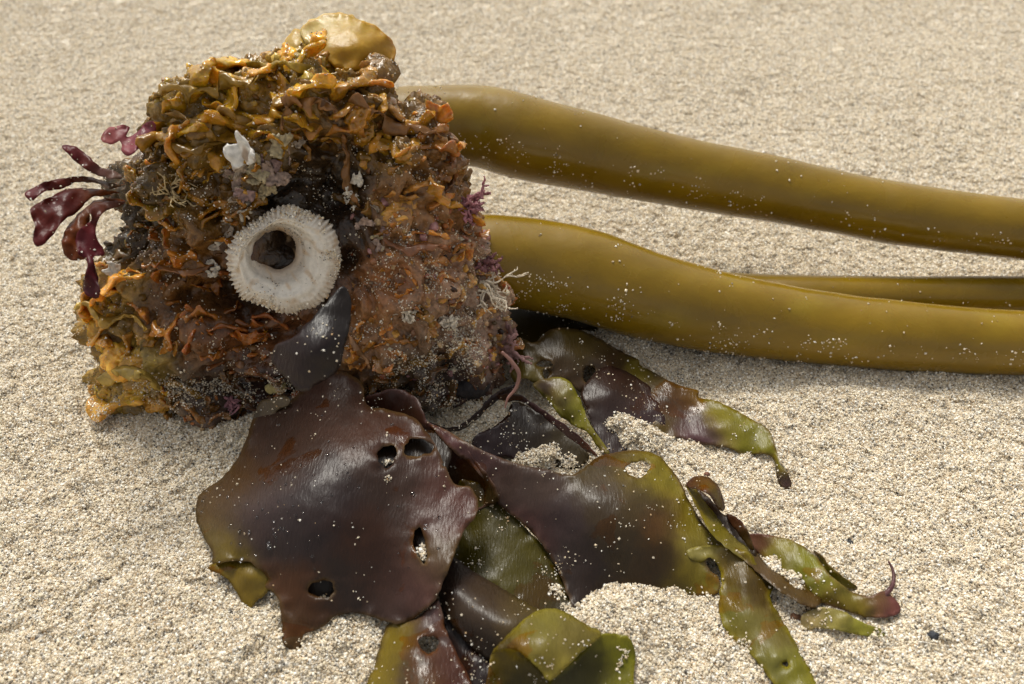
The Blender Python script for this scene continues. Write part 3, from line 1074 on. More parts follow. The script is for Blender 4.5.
# long curled ruffles of tissue that stand out on the upper face
def strip_on_face(pts, wpx, col, lift=.004, name='ruffle', curl=.6, seed=0):
    """a ruffled ribbon following px points over the holdfast face"""
    pts = crom(pts, 10)
    n, m = len(pts), 9
    P = []
    for x, y in pts[:, :2]:
        h = hit(x, y)
        P.append((h[0] if h else at_depth(x, y, .36)))
    P = np.array(P)
    for _ in range(6):
        P[1:-1] = (P[:-2] + P[1:-1] * 2 + P[2:]) / 4
    P = P + ww * lift
    T = np.gradient(P, axis=0); T /= np.linalg.norm(T, axis=1)[:, None]
    S = np.cross(T, ww); S /= np.linalg.norm(S, axis=1)[:, None]
    w = wpx * .36 / F
    u = np.linspace(0, 1, m)
    t = np.linspace(0, 1, n)
    taper = (np.sin(np.clip(t, .03, .97) * math.pi) ** .35)[:, None, None]
    U = u[None, :, None]
    w = w * 1.15
    tt = t[:, None] * n
    def nz(fr, k):
        return perlin(np.stack(np.broadcast_arrays(tt * fr, u[None] * .9 + seed, 0 * tt + seed + k), -1).reshape(-1, 3)).reshape(n, m)[..., None]
    V = P[:, None] + ww * (U * w * (.9 + .5 * nz(.09, 1))) * taper + S[:, None] * (U ** 1.5 * w * (.25 + 1.3 * nz(.13, 5) + .45 * nz(.33, 9))) * taper - ww * (U ** 3 * w * .45) * taper
    V = V + T[:, None] * (U ** 2 * w * .5 * nz(.2, 13))
    V = V.reshape(-1, 3)
    Fc = grid_faces(n, m)
    V2, F2, _ = solid(V, Fc, w * .14)
    c = np.array(col) * (1 + .35 * perlin(V2 * 200))[:, None] * np.tile(np.repeat(1.0, n * m) * (.75 + .6 * np.tile(u, n)), 2)[:, None]
    return obj(name, V2, F2, M['ruffle'], c, core)
for k, (p, w_, c) in enumerate([
        ([(282, 128), (285, 112), (298, 100), (318, 96), (335, 104), (345, 118)], 15, (.26, .12, .035)),
        ([(160, 96), (185, 84), (215, 88), (245, 80), (275, 72)], 20, (.32, .19, .03)),
        ([(170, 112), (200, 118), (235, 112), (262, 122)], 17, (.28, .15, .025)),
        ([(235, 60), (262, 66), (292, 62), (318, 66)], 16, (.38, .24, .025)),
        ([(300, 78), (330, 82), (360, 90), (384, 100)], 15, (.24, .13, .03)),
        ([(352, 100), (375, 108), (402, 122), (430, 126), (452, 146)], 16, (.22, .10, .03)),
        ([(345, 135), (352, 155), (352, 180), (362, 205)], 13, (.20, .09, .025)),
        ([(452, 140), (458, 165), (450, 190)], 13, (.22, .09, .03)),
        ([(150, 150), (170, 140), (200, 148), (225, 140)], 14, (.22, .12, .02)),
        ([(90, 300), (110, 315), (135, 310), (150, 325)], 17, (.36, .22, .04)),
        ([(100, 375), (125, 362), (150, 368), (165, 385)], 18, (.42, .29, .06)),
        ([(160, 262), (190, 268), (215, 262)], 9, (.24, .10, .03)),
        ([(350, 330), (362, 345), (372, 365)], 12, (.30, .15, .06)),
        ([(385, 235), (405, 245), (430, 240), (450, 250)], 11, (.26, .11, .05))]):
    strip_on_face(p, w_, c, seed=k)

# ------------------------------------------------------------------ limpet shell
def limpet():
    n, segs = 34, 220
    h = hit(286, 300); h2 = hit(286, 225); h3 = hit(240, 262); h4 = hit(330, 262)
    dep = min(x[2] for x in (h, h2, h3, h4) if x) + .002
    c = at_depth(286., 261., dep)
    view = np.array([0, 0, CAMH]) - c; view /= np.linalg.norm(view)
    ax = ww * .55 + view * .45 + np.array([.05, 0, 0]); ax /= np.linalg.norm(ax)
    e1 = np.cross(np.array([0, 0, 1.0]), ax); e1 /= np.linalg.norm(e1); e2 = np.cross(ax, e1)
    if e1[0] < 0: e1, e2 = -e1, -e2
    R = 53 * dep / F
    prof = [(1.0, -.16), (1.01, -.05), (.97, .03), (.91, .09), (.84, .145), (.77, .175), (.71, .165), (.66, .13), (.61, .08), (.56, .02), (.52, -.03), (.48, -.08), (.44, -.12), (.41, -.15), (.385, -.19), (.37, -.21), (.355, -.28), (.34, -.42), (.30, -.55), (.18, -.60), (.02, -.61)]
    prof = crom(prof, 3)
    th = np.linspace(0, 2 * math.pi, segs, endpoint=False)
    V, col = [], []
    rj = np.random.default_rng(5)
    phs = rj.uniform(0, 6, 6)
    for r, z in prof:
        cosx = np.stack([np.cos(th), np.sin(th)], 1)
        teeth = np.clip((r - .74) / .26, 0, 1)
        ph = th * 72 + 2.6 * np.sin(th * 5 + 1) + .8 * np.sin(th * 3)
        am = np.clip(.75 + .9 * perlin(np.column_stack([cosx * 2.5, 0 * th])) + .35 * np.cos(th - 2.6), .1, 1.6)
        rm = r * (1 + (.035 * np.sin(2 * th + 1) + .09 * perlin(np.column_stack([cosx * 1.6, 0 * th + 5]))) * min(1, max(0, r - .4) * 3) + .02 * np.sin(3 * th + phs[0])) * (1 + teeth ** 2 * .030 * np.sin(ph) * am + teeth * .03 * perlin(np.column_stack([cosx * 14, 0 * th]))) * (1 + (r < .5) * .07 * perlin(np.column_stack([cosx * 1.7, 0 * th + 2])))
        zz = z + teeth * .028 * np.sin(ph) * am + teeth * .02 * perlin(np.column_stack([cosx * r * 14, 0 * th + 6])) + .02 * perlin(np.column_stack([cosx * 5 * r, 0 * th + 3]))
        # growth step on the right lower side
        if .45 < r < .8:
            zz = zz + .02 * np.sin(r * 40 + th)
        off = np.array([-.17, .20]) * np.clip((.8 - r) / .4, 0, 1)
        P = c + R * ((rm * np.cos(th) + off[0])[:, None] * e1 + (rm * np.sin(th) * 1.02 + off[1])[:, None] * e2 + zz[:, None] * ax)
        V.append(P)
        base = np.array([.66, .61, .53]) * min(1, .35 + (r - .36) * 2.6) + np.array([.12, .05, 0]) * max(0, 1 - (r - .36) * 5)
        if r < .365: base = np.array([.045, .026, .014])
        cc = np.tile(base, (segs, 1))
        if r > .74:
            g = np.clip(.5 - .5 * np.sin(ph) + .8 * perlin(np.column_stack([cosx * r * 16, 0 * th + 1])), 0, 1)[:, None] * np.clip((r - .74) / .16, 0, 1)
            cc = cc * (1 - .45 * g) + np.array([.38, .25, .14]) * .45 * g
        st = np.clip(perlin(np.column_stack([cosx * r * 7, 0 * th + 8])) * 1.6 - .35, 0, .6)[:, None]
        cc = cc * (1 - st) + np.array([.45, .30, .16]) * st
        col.append(cc)
    V = np.vstack(V); col = np.vstack(col)
    Fc = grid_faces(len(prof), segs, True)
    split = int(np.argmax(prof[:, 0] < .365))
    root = empty('limpet_shell', c - ax * R * .1)
    f_outer = Fc[:split * segs * 2]; f_in = Fc[split * segs * 2:]
    def sub(ff):
        u, inv = np.unique(ff, return_inverse=True)
        return V[u], inv.reshape(ff.shape)[:, ::-1], col[u]
    for nm, ff in (('shell_ring', f_outer), ('shell_hollow', f_in)):
        v_, f_, c_ = sub(ff)
        # make faces look at the camera side
        fn = np.cross(v_[f_[:, 1]] - v_[f_[:, 0]], v_[f_[:, 2]] - v_[f_[:, 0]]) @ ax
        if fn.sum() < 0: f_ = f_[:, ::-1]
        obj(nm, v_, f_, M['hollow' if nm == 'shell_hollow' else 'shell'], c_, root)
        if nm == 'shell_ring':
            sprinkle(v_, f_, 300, root, .00036, mask=lambda ct, nn: np.clip((np.linalg.norm(ct - c, axis=1) / R - .72) * 5, 0, 1), pw=np.array([.22, .22, .30, .05, .0, .12, .09]), lift=-.1, name='rim_crust', base=(GV, GF))
            sprinkle(v_, f_, 1500, root, .00020, pw=np.array([.10, .25, .02, .25, .35, .15, 0.0]))
            sprinkle(v_, f_, 500, root, .0004, mask=lambda ct, nn: (np.linalg.norm(ct - c, axis=1) > R * .82) * 1.0, pw=PALE)
    tag(root, 'large round white limpet shell with a dark hole set in the holdfast', 'limpet shell')
    # spiky lime warts around the rim
    V_, F_, C2, off = [], [], [], 0
    for k in range(36):
        a = rj.uniform(0, 6.283); r = rj.uniform(.86, 1.02)
        p = c + R * (r * math.cos(a) * e1 + r * math.sin(a) * e2 + .02 * ax)
        d = (math.cos(a) * e1 + math.sin(a) * e2) * rj.uniform(.4, 1) + ax * rj.uniform(.0, .8) + rj.normal(0, .2, 3)
        l = rj.uniform(.0008, .0022)
        v, f = tube_path(np.array([p, p + d * l * .5, p + d * l]), np.array([.00055, .0004, .0002]), 6)
        V_.append(v); F_.append(f + off); off += len(v); C2.append(np.tile(np.array([.60, .50, .40]) * rj.uniform(.7, 1.15), (len(v), 1)))
    o = obj('rim_spine', np.vstack(V_), np.vstack(F_), M['crust'], np.vstack(C2), root)
    o['kind'] = 'stuff'
limpet()

# ------------------------------------------------------------------ things clinging to the holdfast
def face_depth(off):
    """depth function for sheets that lie over the holdfast at px, py"""
    def f(X_, Y_):
        out = np.zeros(len(X_))
        for k, (x, y) in enumerate(zip(X_, Y_)):
            h = hit(x, y)
            out[k] = h[2] if h else np.nan
        bad = np.isnan(out)
        out[bad] = np.nanmedian(out) if (~bad).any() else .36
        # smooth
        D = (X_[:, None] - X_[None]) ** 2 + (Y_[:, None] - Y_[None]) ** 2
        Wt = np.exp(-D / (2 * 36))
        out = (Wt @ out) / Wt.sum(1)
        return out - off
    return f

def twig(name, label, cat, x, y, col, n=9, length=.010, rad=.0006, seed=0, spread=.8, dirv=None, specks=0, depth=None, levels=2, mat='crust'):
    r = np.random.default_rng(seed)
    h = hit(x, y, bvh_all)
    p0 = h[0] if h and depth is None else at_depth(x, y, depth or .38)
    d0 = np.array(dirv if dirv is not None else ww, float); d0 /= np.linalg.norm(d0)
    V_, F_, C2 = [], [], []
    off = 0
    def branch(p, d, l, ra, lv):
        nonlocal off
        m = 7
        P = [p]
        for _ in range(m - 1):
            d = d + r.normal(0, .22, 3); d /= np.linalg.norm(d)
            P.append(P[-1] + d * l / (m - 1))
        v, f = tube_path(np.array(P), ra * (np.linspace(1, .55, m) + .25 * np.sin(np.arange(m) * 2.2)), 7)
        V_.append(v); F_.append(f + off); off += len(v)
        C2.append(np.tile(np.array(col) * r.uniform(.75, 1.2), (len(v), 1)))
        if lv > 0:
            for _ in range(r.integers(2, 4)):
                j = r.integers(2, m)
                dd = d + r.normal(0, spread, 3); dd /= np.linalg.norm(dd)
                branch(P[j], dd, l * r.uniform(.4, .75), ra * .8, lv - 1)
    for _ in range(n):
        dd = d0 + r.normal(0, spread, 3); dd /= np.linalg.norm(dd)
        branch(p0 + r.normal(0, .0015, 3), dd, length * r.uniform(.6, 1.1), rad, levels)
    o = obj(name, np.vstack(V_), np.vstack(F_), M[mat], np.vstack(C2))
    tag(o, label, cat)
    return o
twig('coralline_tuft', 'white stringy coralline tuft on the right flank of the holdfast', 'coralline alga', 484, 284, (.70, .60, .46), 16, .012, .00055, 1, dirv=(.7, -.4, -.7), spread=.55)
twig('coralline_tuft', 'chalky white coralline patch in the middle of the rusty right side', 'coralline alga', 448, 322, (.78, .70, .58), 40, .0035, .0008, 2)
twig('coralline_tuft', 'small white coralline sprig just left of the chalky white patch', 'coralline alga', 410, 312, (.72, .64, .52), 22, .0045, .0006, 3, dirv=(-.6, -.6, .1))
twig('coralline_tuft', 'cream branching coralline sprig on the amber left side above the shell', 'coralline alga', 172, 196, (.50, .38, .20), 8, .010, .0005, 4, dirv=(0, -.4, .8))
twig('coralline_tuft', 'tiny white coralline sprig between the dark hollow and the rusty side', 'coralline alga', 352, 196, (.60, .55, .46), 14, .003, .0006, 5)
twig('pink_tuft', 'mauve pink frilly tuft on the right edge above the lower stalk', 'red alga', 468, 206, (.44, .20, .22), 14, .009, .0010, 7, dirv=(.5, -.5, .3), mat='thin')
twig('pink_tuft', 'dull mauve tuft beside the lower stalk base', 'red alga', 486, 262, (.34, .16, .16), 12, .006, .0011, 8, dirv=(.6, -.5, .2), mat='thin')
twig('pink_tuft', 'pale pink tuft with finger-like tips at the lower right edge', 'red alga', 504, 348, (.46, .27, .25), 9, .011, .0013, 9, dirv=(.9, -.3, .4), levels=1, spread=.5, mat='thin')
twig('pink_tuft', 'tiny pink tuft low on the left front of the holdfast', 'red alga', 232, 402, (.32, .15, .17), 12, .005, .0008, 10)
tw = crom([(502, 352), (512, 362), (519, 374), (516, 388), (508, 398), (505, 408)], 8)
dp = np.linspace(.345, .352, len(tw))
v, f = tube_path(at_depth(tw[:, 0], tw[:, 1], dp), np.interp(np.arange(len(tw)), [0, 12, 24, len(tw)], [.0006, .0009, .0007, .0003]), 10)
tag(obj('pink_seaweed', v, f, M['thin'], np.tile((.34, .19, .16), (len(v), 1))), 'thin pinkish strand hanging below the pale pink tuft', 'red alga')

def flake(name, label, cat, pts, col, off=.005, mat='crust', **kw):
    kw['rag'] = kw.get('rag', 1) * 1.9
    kw['amp'] = kw.get('amp', .001) * 1.6
    V, Fc, C, s = patch(outline=pts, hgt=face_depth(off), mode='d', colf=C_([(p[0], p[1], tuple(np.array(col) * (1, .45, .8, .65)[k % 4] * np.array((1, .97, .9)))) for k, p in enumerate(pts)], 4), step=2.0, closed=1.6, edgecol=tuple(np.array(col) * .45), edgecol_w=1.6, **kw)
    o = obj(name, V, Fc, M[mat], C)
    tag(o, label, cat)
    return o
def shard(label, x, y, sz, k, col, flat, spin, off):
    h = hit(x, y, bvh_all)
    z = Vector(ww * .8 + np.array([-.15, 0, .25])).normalized()
    q = np.array(z.to_track_quat('Z', 'Y').to_matrix() @ Matrix.Rotation(spin, 3, 'Z'))
    v0, f0 = variants[k][1:]
    v0 = v0 * np.array([.62, 1, flat]) * (1 + .08 * perlin(v0 * 4))[:, None]
    V = (v0 * sz * h[2] / F) @ q.T + h[0] + ww * off
    r_ = np.hypot(v0[:, 0], v0[:, 1])
    C = np.array(col) * (.86 + .12 * np.sin(r_ * 26) + .25 * perlin(V * 420))[:, None]
    st = np.clip(perlin(V * 230 + 3) * 2.5 - .5, 0, .8)[:, None]
    C = C * (1 - st) + np.array([.26, .17, .10]) * st
    tag(obj('shell_chip', V, f0, M['shell'], C), label, 'shell')
shard('pointed white broken shell at the left edge of the dark hollow', 247, 163, 27, 2, (.70, .67, .62), .7, .25, .003)
def crust(label, spots, cols, seed):
    r = np.random.default_rng(seed)
    parts = []
    for k, (x, y, sz) in enumerate(spots):
        h = hit(x, y, bvh_all) or hit(x, y)
        z = Vector(ww * .7 + np.array([r.normal(0, .35), 0, r.normal(0, .35)])).normalized()
        q = np.array(z.to_track_quat('Z', 'Y').to_matrix() @ Matrix.Rotation(r.uniform(0, 6.28), 3, 'Z'))
        sc = sz * h[2] / F * 1.5
        v0, f0 = variants[r.integers(0, 8)][1:]
        v0 = v0 * np.array([1, 1, .55]) * (1 + .25 * perlin(v0 * 5 + k))[:, None]
        V = (v0 * sc) @ q.T + h[0] + ww * .0008
        col = np.array(cols[r.integers(0, len(cols))]) * r.uniform(.8, 1.2)
        C = col * np.clip(.8 + .5 * perlin(V * 700), .3, 1.3)[:, None]
        parts.append((V, f0, C))
    base = parts[0][0].mean(0)
    root = empty('lime_crust', base)
    tag(root, label, 'crust')
    for V, Fc, C in parts:
        obj('flake', V, Fc, M['crust'], C, root)
PC = [(.36, .26, .21), (.46, .37, .28), (.30, .19, .17), (.42, .34, .20)]
crust('pinkish ragged lime crust spreading right of the pointed white shell', [(284, 148, 10), (272, 158, 9), (262, 168, 9), (276, 172, 10), (266, 184, 9), (290, 156, 7), (256, 178, 6), (298, 141, 5)], PC, 1)
crust('pinkish curled lime crust directly above the limpet shell', [(232, 180, 8), (243, 174, 7), (246, 190, 8), (236, 194, 6), (226, 172, 5)], PC, 2)
crust('pale flaky lime crust touching the upper left rim of the limpet shell', [(240, 213, 7), (232, 222, 6), (222, 236, 7), (228, 230, 5), (216, 244, 5), (247, 206, 5)], [(.56, .48, .38), (.64, .58, .48), (.42, .34, .26)], 3)
crust('small white crust fragments on the amber tissue left of the limpet shell', [(214, 264, 4.5), (219, 271, 5), (212, 272, 3.5)], [(.70, .64, .54)], 4)
crust('brownish pink lime crust on the right side beside the dark crevice', [(372, 205, 6), (366, 226, 7), (380, 236, 6), (386, 228, 5), (376, 246, 5)], PC, 5)
shard('flat grey-white shell chip on the left flank of the holdfast', 122, 272, 17, 4, (.48, .44, .38), .35, 1.4, .002)
shard('small white chip on the rim right of the dark hollow', 357, 184, 12, 5, (.68, .62, .52), .8, -.3, .003)
flake('yellow_crust', 'small pale yellow crust where the brown blade meets the holdfast', 'crust', [(264, 388), (272, 382), (284, 384), (282, 392), (270, 394)], (.52, .44, .20), .008, th=.0015, amp=.002, rag=1.2)
# little barnacle lump low on the right
bx = hit(468, 385)
V0, T0 = icosphere(4)
d = .16 * (.4 - np.abs(perlin(V0 * 3.1))) + .1 * perlin(V0 * 7)
v = V0 * (1 + d)[:, None] * np.array([.0105, .008, .0085]) + bx[0] + np.array([0, .004, -.002])
tag(obj('dark_pebble', v, T0, M['crust'], np.array([.045, .04, .042]) * (1 + .8 * np.clip(perlin(v * 200), -1, 1))[:, None]), 'dark grey knobbly stone gripped at the foot of the holdfast right side', 'stone')

# ------------------------------------------------------------------ red seaweed at the left flank
def C1(p): return cv(3.42, 20, 110, p)
red = []
def rf(pts, d0, d1, cols, **kw):
    pts = C1(pts)
    xs_ = [p[0] for p in pts]
    x0, x1 = min(xs_), max(xs_)
    ym = sum(p[1] for p in pts) / len(pts)
    return dict(outline=pts, hgt=tps([(x0, ym, d1), (x1, ym, d0), ((x0 + x1) / 2, ym - 12, (d0 + d1) / 2 + .003), ((x0 + x1) / 2, ym + 12, (d0 + d1) / 2 - .003)]), mode='d', colf=C_(cols, 14), step=2.6, closed=2.4, th=.0003, amp=.0035, edge_amp=.0045, edge_w=4, rag=1.3, part='frond', **kw)
RD = (.11, .026, .022); RB = (.14, .055, .018)
blade('red_seaweed', 'tuft of wine-red seaweed fronds sticking out of the left flank of the holdfast', 'red seaweed', [
    rf([(141, 122), (185, 122), (225, 150), (270, 190), (325, 212), (345, 222), (345, 238), (325, 235), (260, 222), (200, 185), (165, 150)], .372, .37, [(65, 148, (.16, .03, .06)), (85, 160, RD), (110, 177, (.14, .10, .11))]),
    rf([(18, 285), (55, 258), (90, 245), (160, 232), (230, 228), (310, 250), (350, 258), (310, 270), (260, 250), (190, 248), (150, 268), (80, 280), (45, 310), (28, 308)], .374, .36, [(30, 196, (.14, .03, .05)), (60, 182, RD), (100, 180, (.10, .07, .06))]),
    rf([(40, 330), (100, 300), (170, 268), (250, 268), (295, 276), (340, 282), (295, 292), (240, 302), (195, 350), (150, 378), (100, 440), (60, 470), (45, 440), (50, 390), (38, 355)], .372, .352, [(45, 215, RD), (70, 200, (.10, .02, .03)), (40, 240, (.13, .02, .03)), (95, 193, RB)]),
    rf([(355, 306), (270, 305), (210, 345), (160, 400), (143, 460), (160, 505), (200, 517), (225, 500), (200, 440), (235, 390), (245, 345), (300, 325), (350, 322)], .370, .356, [(70, 240, (.20, .07, .025)), (90, 212, RB), (75, 258, (.14, .05, .02))]),
    rf([(355, 312), (290, 312), (240, 335), (245, 375), (195, 420), (200, 490), (230, 520), (215, 600), (225, 630), (268, 645), (270, 590), (252, 505), (290, 495), (265, 440), (258, 410), (285, 350), (350, 326)], .366, .350, [(85, 230, (.15, .035, .06)), (80, 250, (.10, .02, .04)), (90, 290, (.08, .02, .035)), (105, 205, (.12, .06, .05))]),
], mat='thin', specks=70, ssize=.0003)
blade('pink_frond', 'ragged translucent pink frond above the wine-red tuft', 'red seaweed', [
    rf([(275, 100), (285, 78), (300, 62), (350, 52), (375, 60), (365, 92), (400, 75), (430, 45), (455, 36), (465, 60), (460, 105), (420, 125), (385, 150), (352, 152), (345, 105), (320, 115), (290, 113)], .384, .378, [(105, 130, (.42, .20, .25)), (125, 130, (.30, .10, .18)), (145, 130, (.24, .07, .13))])], mat='thin', specks=10)

# ------------------------------------------------------------------ blades
def A5(p): return cv(2.1125, 180, 360, p)
def A6(p): return cv(1.8786, 440, 320, p)
def A7(p): return cv(2.25, 620, 380, p)
def A3(p): return cv(4.275, 330, 350, p)
def A4(p): return cv(3.72, 340, 500, p)
def B5(p): return cv(4.022, 480, 310, p)
def B6(p): return cv(4.025, 640, 330, p)

# large brown-purple blade in front
big_out = A5([(330, 22), (300, 32), (262, 60), (225, 92), (185, 105), (160, 110), (150, 135), (135, 180), (110, 225), (75, 260), (38, 288), (35, 340), (50, 375), (68, 405), (70, 432), (110, 425), (150, 430), (185, 460), (180, 480), (205, 500), (215, 550), (217, 596), (235, 612), (256, 606), (262, 580), (300, 566), (330, 541), (380, 536), (430, 552), (470, 556), (510, 534), (540, 505), (560, 460), (580, 410), (600, 360), (625, 330), (630, 295), (612, 268), (580, 262), (562, 225), (540, 180), (520, 150), (490, 120), (440, 105), (400, 98), (390, 80), (385, 50), (360, 30)])
big_h = tps(A5([(330, 22, .040), (385, 60, .037), (250, 75, .032), (160, 110, .022), (100, 230, .012), (38, 290, .006), (35, 350, .006), (70, 430, .010), (130, 300, .022), (230, 230, .034), (250, 330, .032), (180, 400, .019), (180, 470, .010), (230, 540, .008), (235, 605, .004), (300, 484, .0135), (300, 560, .006), (380, 535, .007), (400, 500, .011), (470, 550, .012), (540, 505, .020), (560, 430, .028), (625, 300, .029), (560, 225, .034), (450, 200, .038), (400, 100, .038), (350, 200, .040), (350, 350, .030), (350, 430, .019), (480, 380, .027), (450, 300, .031)]))
big_c = C_(A5([(330, 60, (.060, .030, .026)), (200, 200, PUR), (150, 320, (.055, .032, .036)), (110, 250, BRN), (90, 270, (.09, .045, .01)), (45, 330, (.11, .055, .01)), (60, 400, (.12, .09, .012)), (300, 300, (.040, .022, .024)), (250, 360, (.035, .022, .026)), (430, 150, (.080, .034, .026)), (520, 180, (.085, .036, .03)), (450, 250, PUR), (400, 380, (.055, .022, .014)), (420, 460, (.05, .02, .014)), (350, 480, (.032, .02, .018)), (560, 300, (.085, .035, .030)), (600, 300, (.11, .035, .03)), (560, 440, (.10, .06, .03)), (520, 490, (.11, .045, .045)), (240, 500, (.075, .028, .01)), (230, 590, (.09, .045, .01)), (280, 550, (.06, .025, .012)), (470, 520, (.05, .025, .022))]), 17)
fold_c = C_(A5([(100, 440, (.16, .11, .012)), (140, 500, (.22, .15, .015)), (170, 470, (.18, .14, .03))]), 12)
blade('leafy_seaweed', 'largest glossy purple-brown blade with round holes, in front of the holdfast', 'seaweed blade', [
    dict(outline=big_out, holes=[(387, 456, 10, 10.5, 0), (418, 447.5, 14.5, 9, .15), (420, 545, 6.5, 16, -.15), (322, 589, 11.5, 9.5, 0), (446.5, 464.5, 4, 3, 0)], hgt=big_h, colf=big_c, amp=.0011, edge_amp=.0018, step=3.6, edgecol=(.15, .085, .03), edgecol_w=2.2, part='blade_sheet'),
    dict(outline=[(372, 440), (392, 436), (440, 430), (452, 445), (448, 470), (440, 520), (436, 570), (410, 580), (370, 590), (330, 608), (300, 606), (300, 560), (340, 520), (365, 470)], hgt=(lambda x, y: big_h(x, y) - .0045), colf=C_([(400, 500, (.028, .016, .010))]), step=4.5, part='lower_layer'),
    dict(outline=A5([(60, 440), (75, 428), (110, 420), (150, 428), (190, 458), (185, 490), (160, 510), (142, 532), (122, 495), (100, 462)]), hgt=tps(A5([(60, 440, .011), (110, 420, .009), (190, 460, .010), (185, 490, .006), (142, 532, .001), (110, 470, .006), (140, 455, .0115)])), colf=fold_c, step=3, amp=.0008, edge_amp=.001, part='curled_edge')],
    specks=230)

for cx_, cy_, rx_, ry_, n_ in ((422, 553, 3.2, 6, 150), (388, 462, 5, 2, 70), (388, 478, 3, 4, 50), (322, 598, 5, 2.5, 40)):
    gx1, gy1 = cx_ + rng.normal(0, rx_ * .6, n_), cy_ + rng.normal(0, ry_ * .6, n_)
    P1 = at_z(gx1, gy1, big_h(gx1, gy1)[:, 0] + (.0008 if cy_ == 478 else -.0030) + rng.uniform(0, .0022, n_))
    v, f, c = grains(P1, rng.lognormal(math.log(.00042), .3, n_))
    o = obj('stuck_sand', v, f, M['grain'], c, bpy.data.objects['leafy_seaweed'], smooth=False)
    o['kind'] = 'stuff'
md, ndt, bd = new_mat('water_drop')
bd.inputs['Base Color'].default_value = (1, 1, 1, 1)
bd.inputs['Roughness'].default_value = 0.02
bd.inputs['IOR'].default_value = 1.33
bd.inputs['Transmission Weight'].default_value = 1.0
nd = 150
dx, dy = np.concatenate([rng.normal(258, 34, nd // 2), rng.uniform(225, 440, nd // 2)]), np.concatenate([rng.normal(500, 30, nd // 2), rng.uniform(410, 570, nd // 2)])
okd = inside(np.array([p[:2] for p in big_out]), dx, dy)
for hx, hy, hr in ((387, 456, 14), (418, 447, 18), (420, 545, 17), (322, 589, 14)):
    okd &= np.hypot(dx - hx, dy - hy) > hr
dx, dy = dx[okd], dy[okd]
hz = big_h(dx, dy)[:, 0]
Pd = at_z(dx, dy, hz)
Pd = at_z(dx, dy, hz + sand_base(Pd[:, 0], Pd[:, 1]))
vi, ti = icosphere(2)
rd = rng.lognormal(math.log(.00050), .4, len(Pd))
vd = (vi[None] * np.array([1, 1, .55]) * rd[:, None, None]) + Pd[:, None]
o = obj('water_drop', vd.reshape(-1, 3), (ti[None] + (np.arange(len(Pd)) * len(vi))[:, None, None]).reshape(-1, 3), md, None, bpy.data.objects['leafy_seaweed'])
o['kind'] = 'stuff'
# maroon strip behind its right edge
blade('leafy_seaweed', 'narrow maroon blade edge showing just behind the right side of the largest blade', 'seaweed blade', [
    dict(outline=A3([(140, 215), (200, 185), (260, 168), (310, 170), (370, 205), (395, 260), (412, 300), (440, 315), (500, 360), (560, 400), (620, 470), (690, 560), (720, 640), (640, 680), (560, 700), (480, 600), (440, 480), (380, 400), (300, 330), (200, 300)]),
         hgt=tps(A3([(200, 185, .036), (310, 172, .036), (412, 300, .034), (560, 400, .033), (690, 560, .028), (560, 690, .012), (300, 330, .022), (440, 480, .016), (300, 240, .030), (500, 440, .026), (640, 600, .018)])),
         colf=C_(A3([(250, 220, (.055, .018, .012)), (400, 280, (.07, .025, .012)), (480, 350, (.09, .035, .045)), (560, 430, (.06, .02, .02)), (600, 540, (.08, .035, .01)), (650, 620, (.05, .03, .008))]), 12), step=3.2, edgecol=(.14, .06, .06), amp=.0006)], specks=90)

# ribbon blade
rib_out = [(430, 424), (450, 432), (472, 445), (509, 461), (546, 469), (573, 474), (600, 456), (626, 451), (653, 453), (669, 466), (682, 485), (690, 503), (706, 527), (726, 545), (742, 556), (722, 556), (706, 560), (712, 572), (719, 578), (717, 594), (690, 596), (664, 592), (632, 594), (604, 600), (584, 616), (574, 610), (560, 575), (541, 543), (520, 522), (498, 504), (488, 485), (472, 466), (450, 448)]
rib_h = tps([(430, 424, .034), (472, 447, .033), (472, 464, .028), (510, 463, .031), (498, 500, .021), (546, 470, .029), (541, 540, .013), (573, 475, .027), (560, 575, .008), (578, 608, .003), (610, 452, .022), (653, 453, .019), (640, 470, .0235), (600, 500, .027), (590, 540, .018), (620, 530, .022), (604, 596, .001), (650, 540, .017), (664, 588, .002), (690, 590, .002), (717, 590, .003), (682, 486, .014), (690, 540, .013), (706, 528, .010), (742, 556, .009), (710, 560, .008)])
rib_c = C_([(440, 430, (.10, .035, .04)), (480, 460, (.08, .035, .04)), (500, 480, PUR), (540, 490, (.085, .055, .055)), (560, 520, (.05, .03, .035)), (530, 530, (.085, .035, .035)), (600, 500, (.065, .042, .026)), (580, 560, (.035, .022, .022)), (620, 540, (.05, .033, .018)), (640, 500, (.075, .05, .02)), (665, 520, (.11, .045, .01)), (660, 560, (.055, .03, .01)), (590, 465, (.07, .045, .012)), (625, 460, (.09, .05, .01)), (640, 462, GRN), (656, 470, GRN), (672, 478, (.17, .16, .02)), (690, 520, (.16, .15, .03)), (700, 545, (.17, .16, .06)), (700, 575, (.12, .11, .012)), (714, 590, (.13, .13, .01)), (690, 585, (.08, .06, .01)), (720, 548, (.15, .14, .07))], 13)
blade('leafy_seaweed', 'broad twisting brown ribbon blade with a green-rimmed hole at its top', 'seaweed blade', [
    dict(outline=rib_out, holes=[(638, 469, 12, 8, .1), (562, 471.5, 8, 2.2, .15)], hgt=rib_h, colf=rib_c, step=3.4, amp=.0009, edge_amp=.0016, edgecol=(.17, .10, .06), edgecol_w=2.0)], specks=330,
    mask=lambda c, n: np.where(to_px(c)[1] > 520, 2.2, .6))
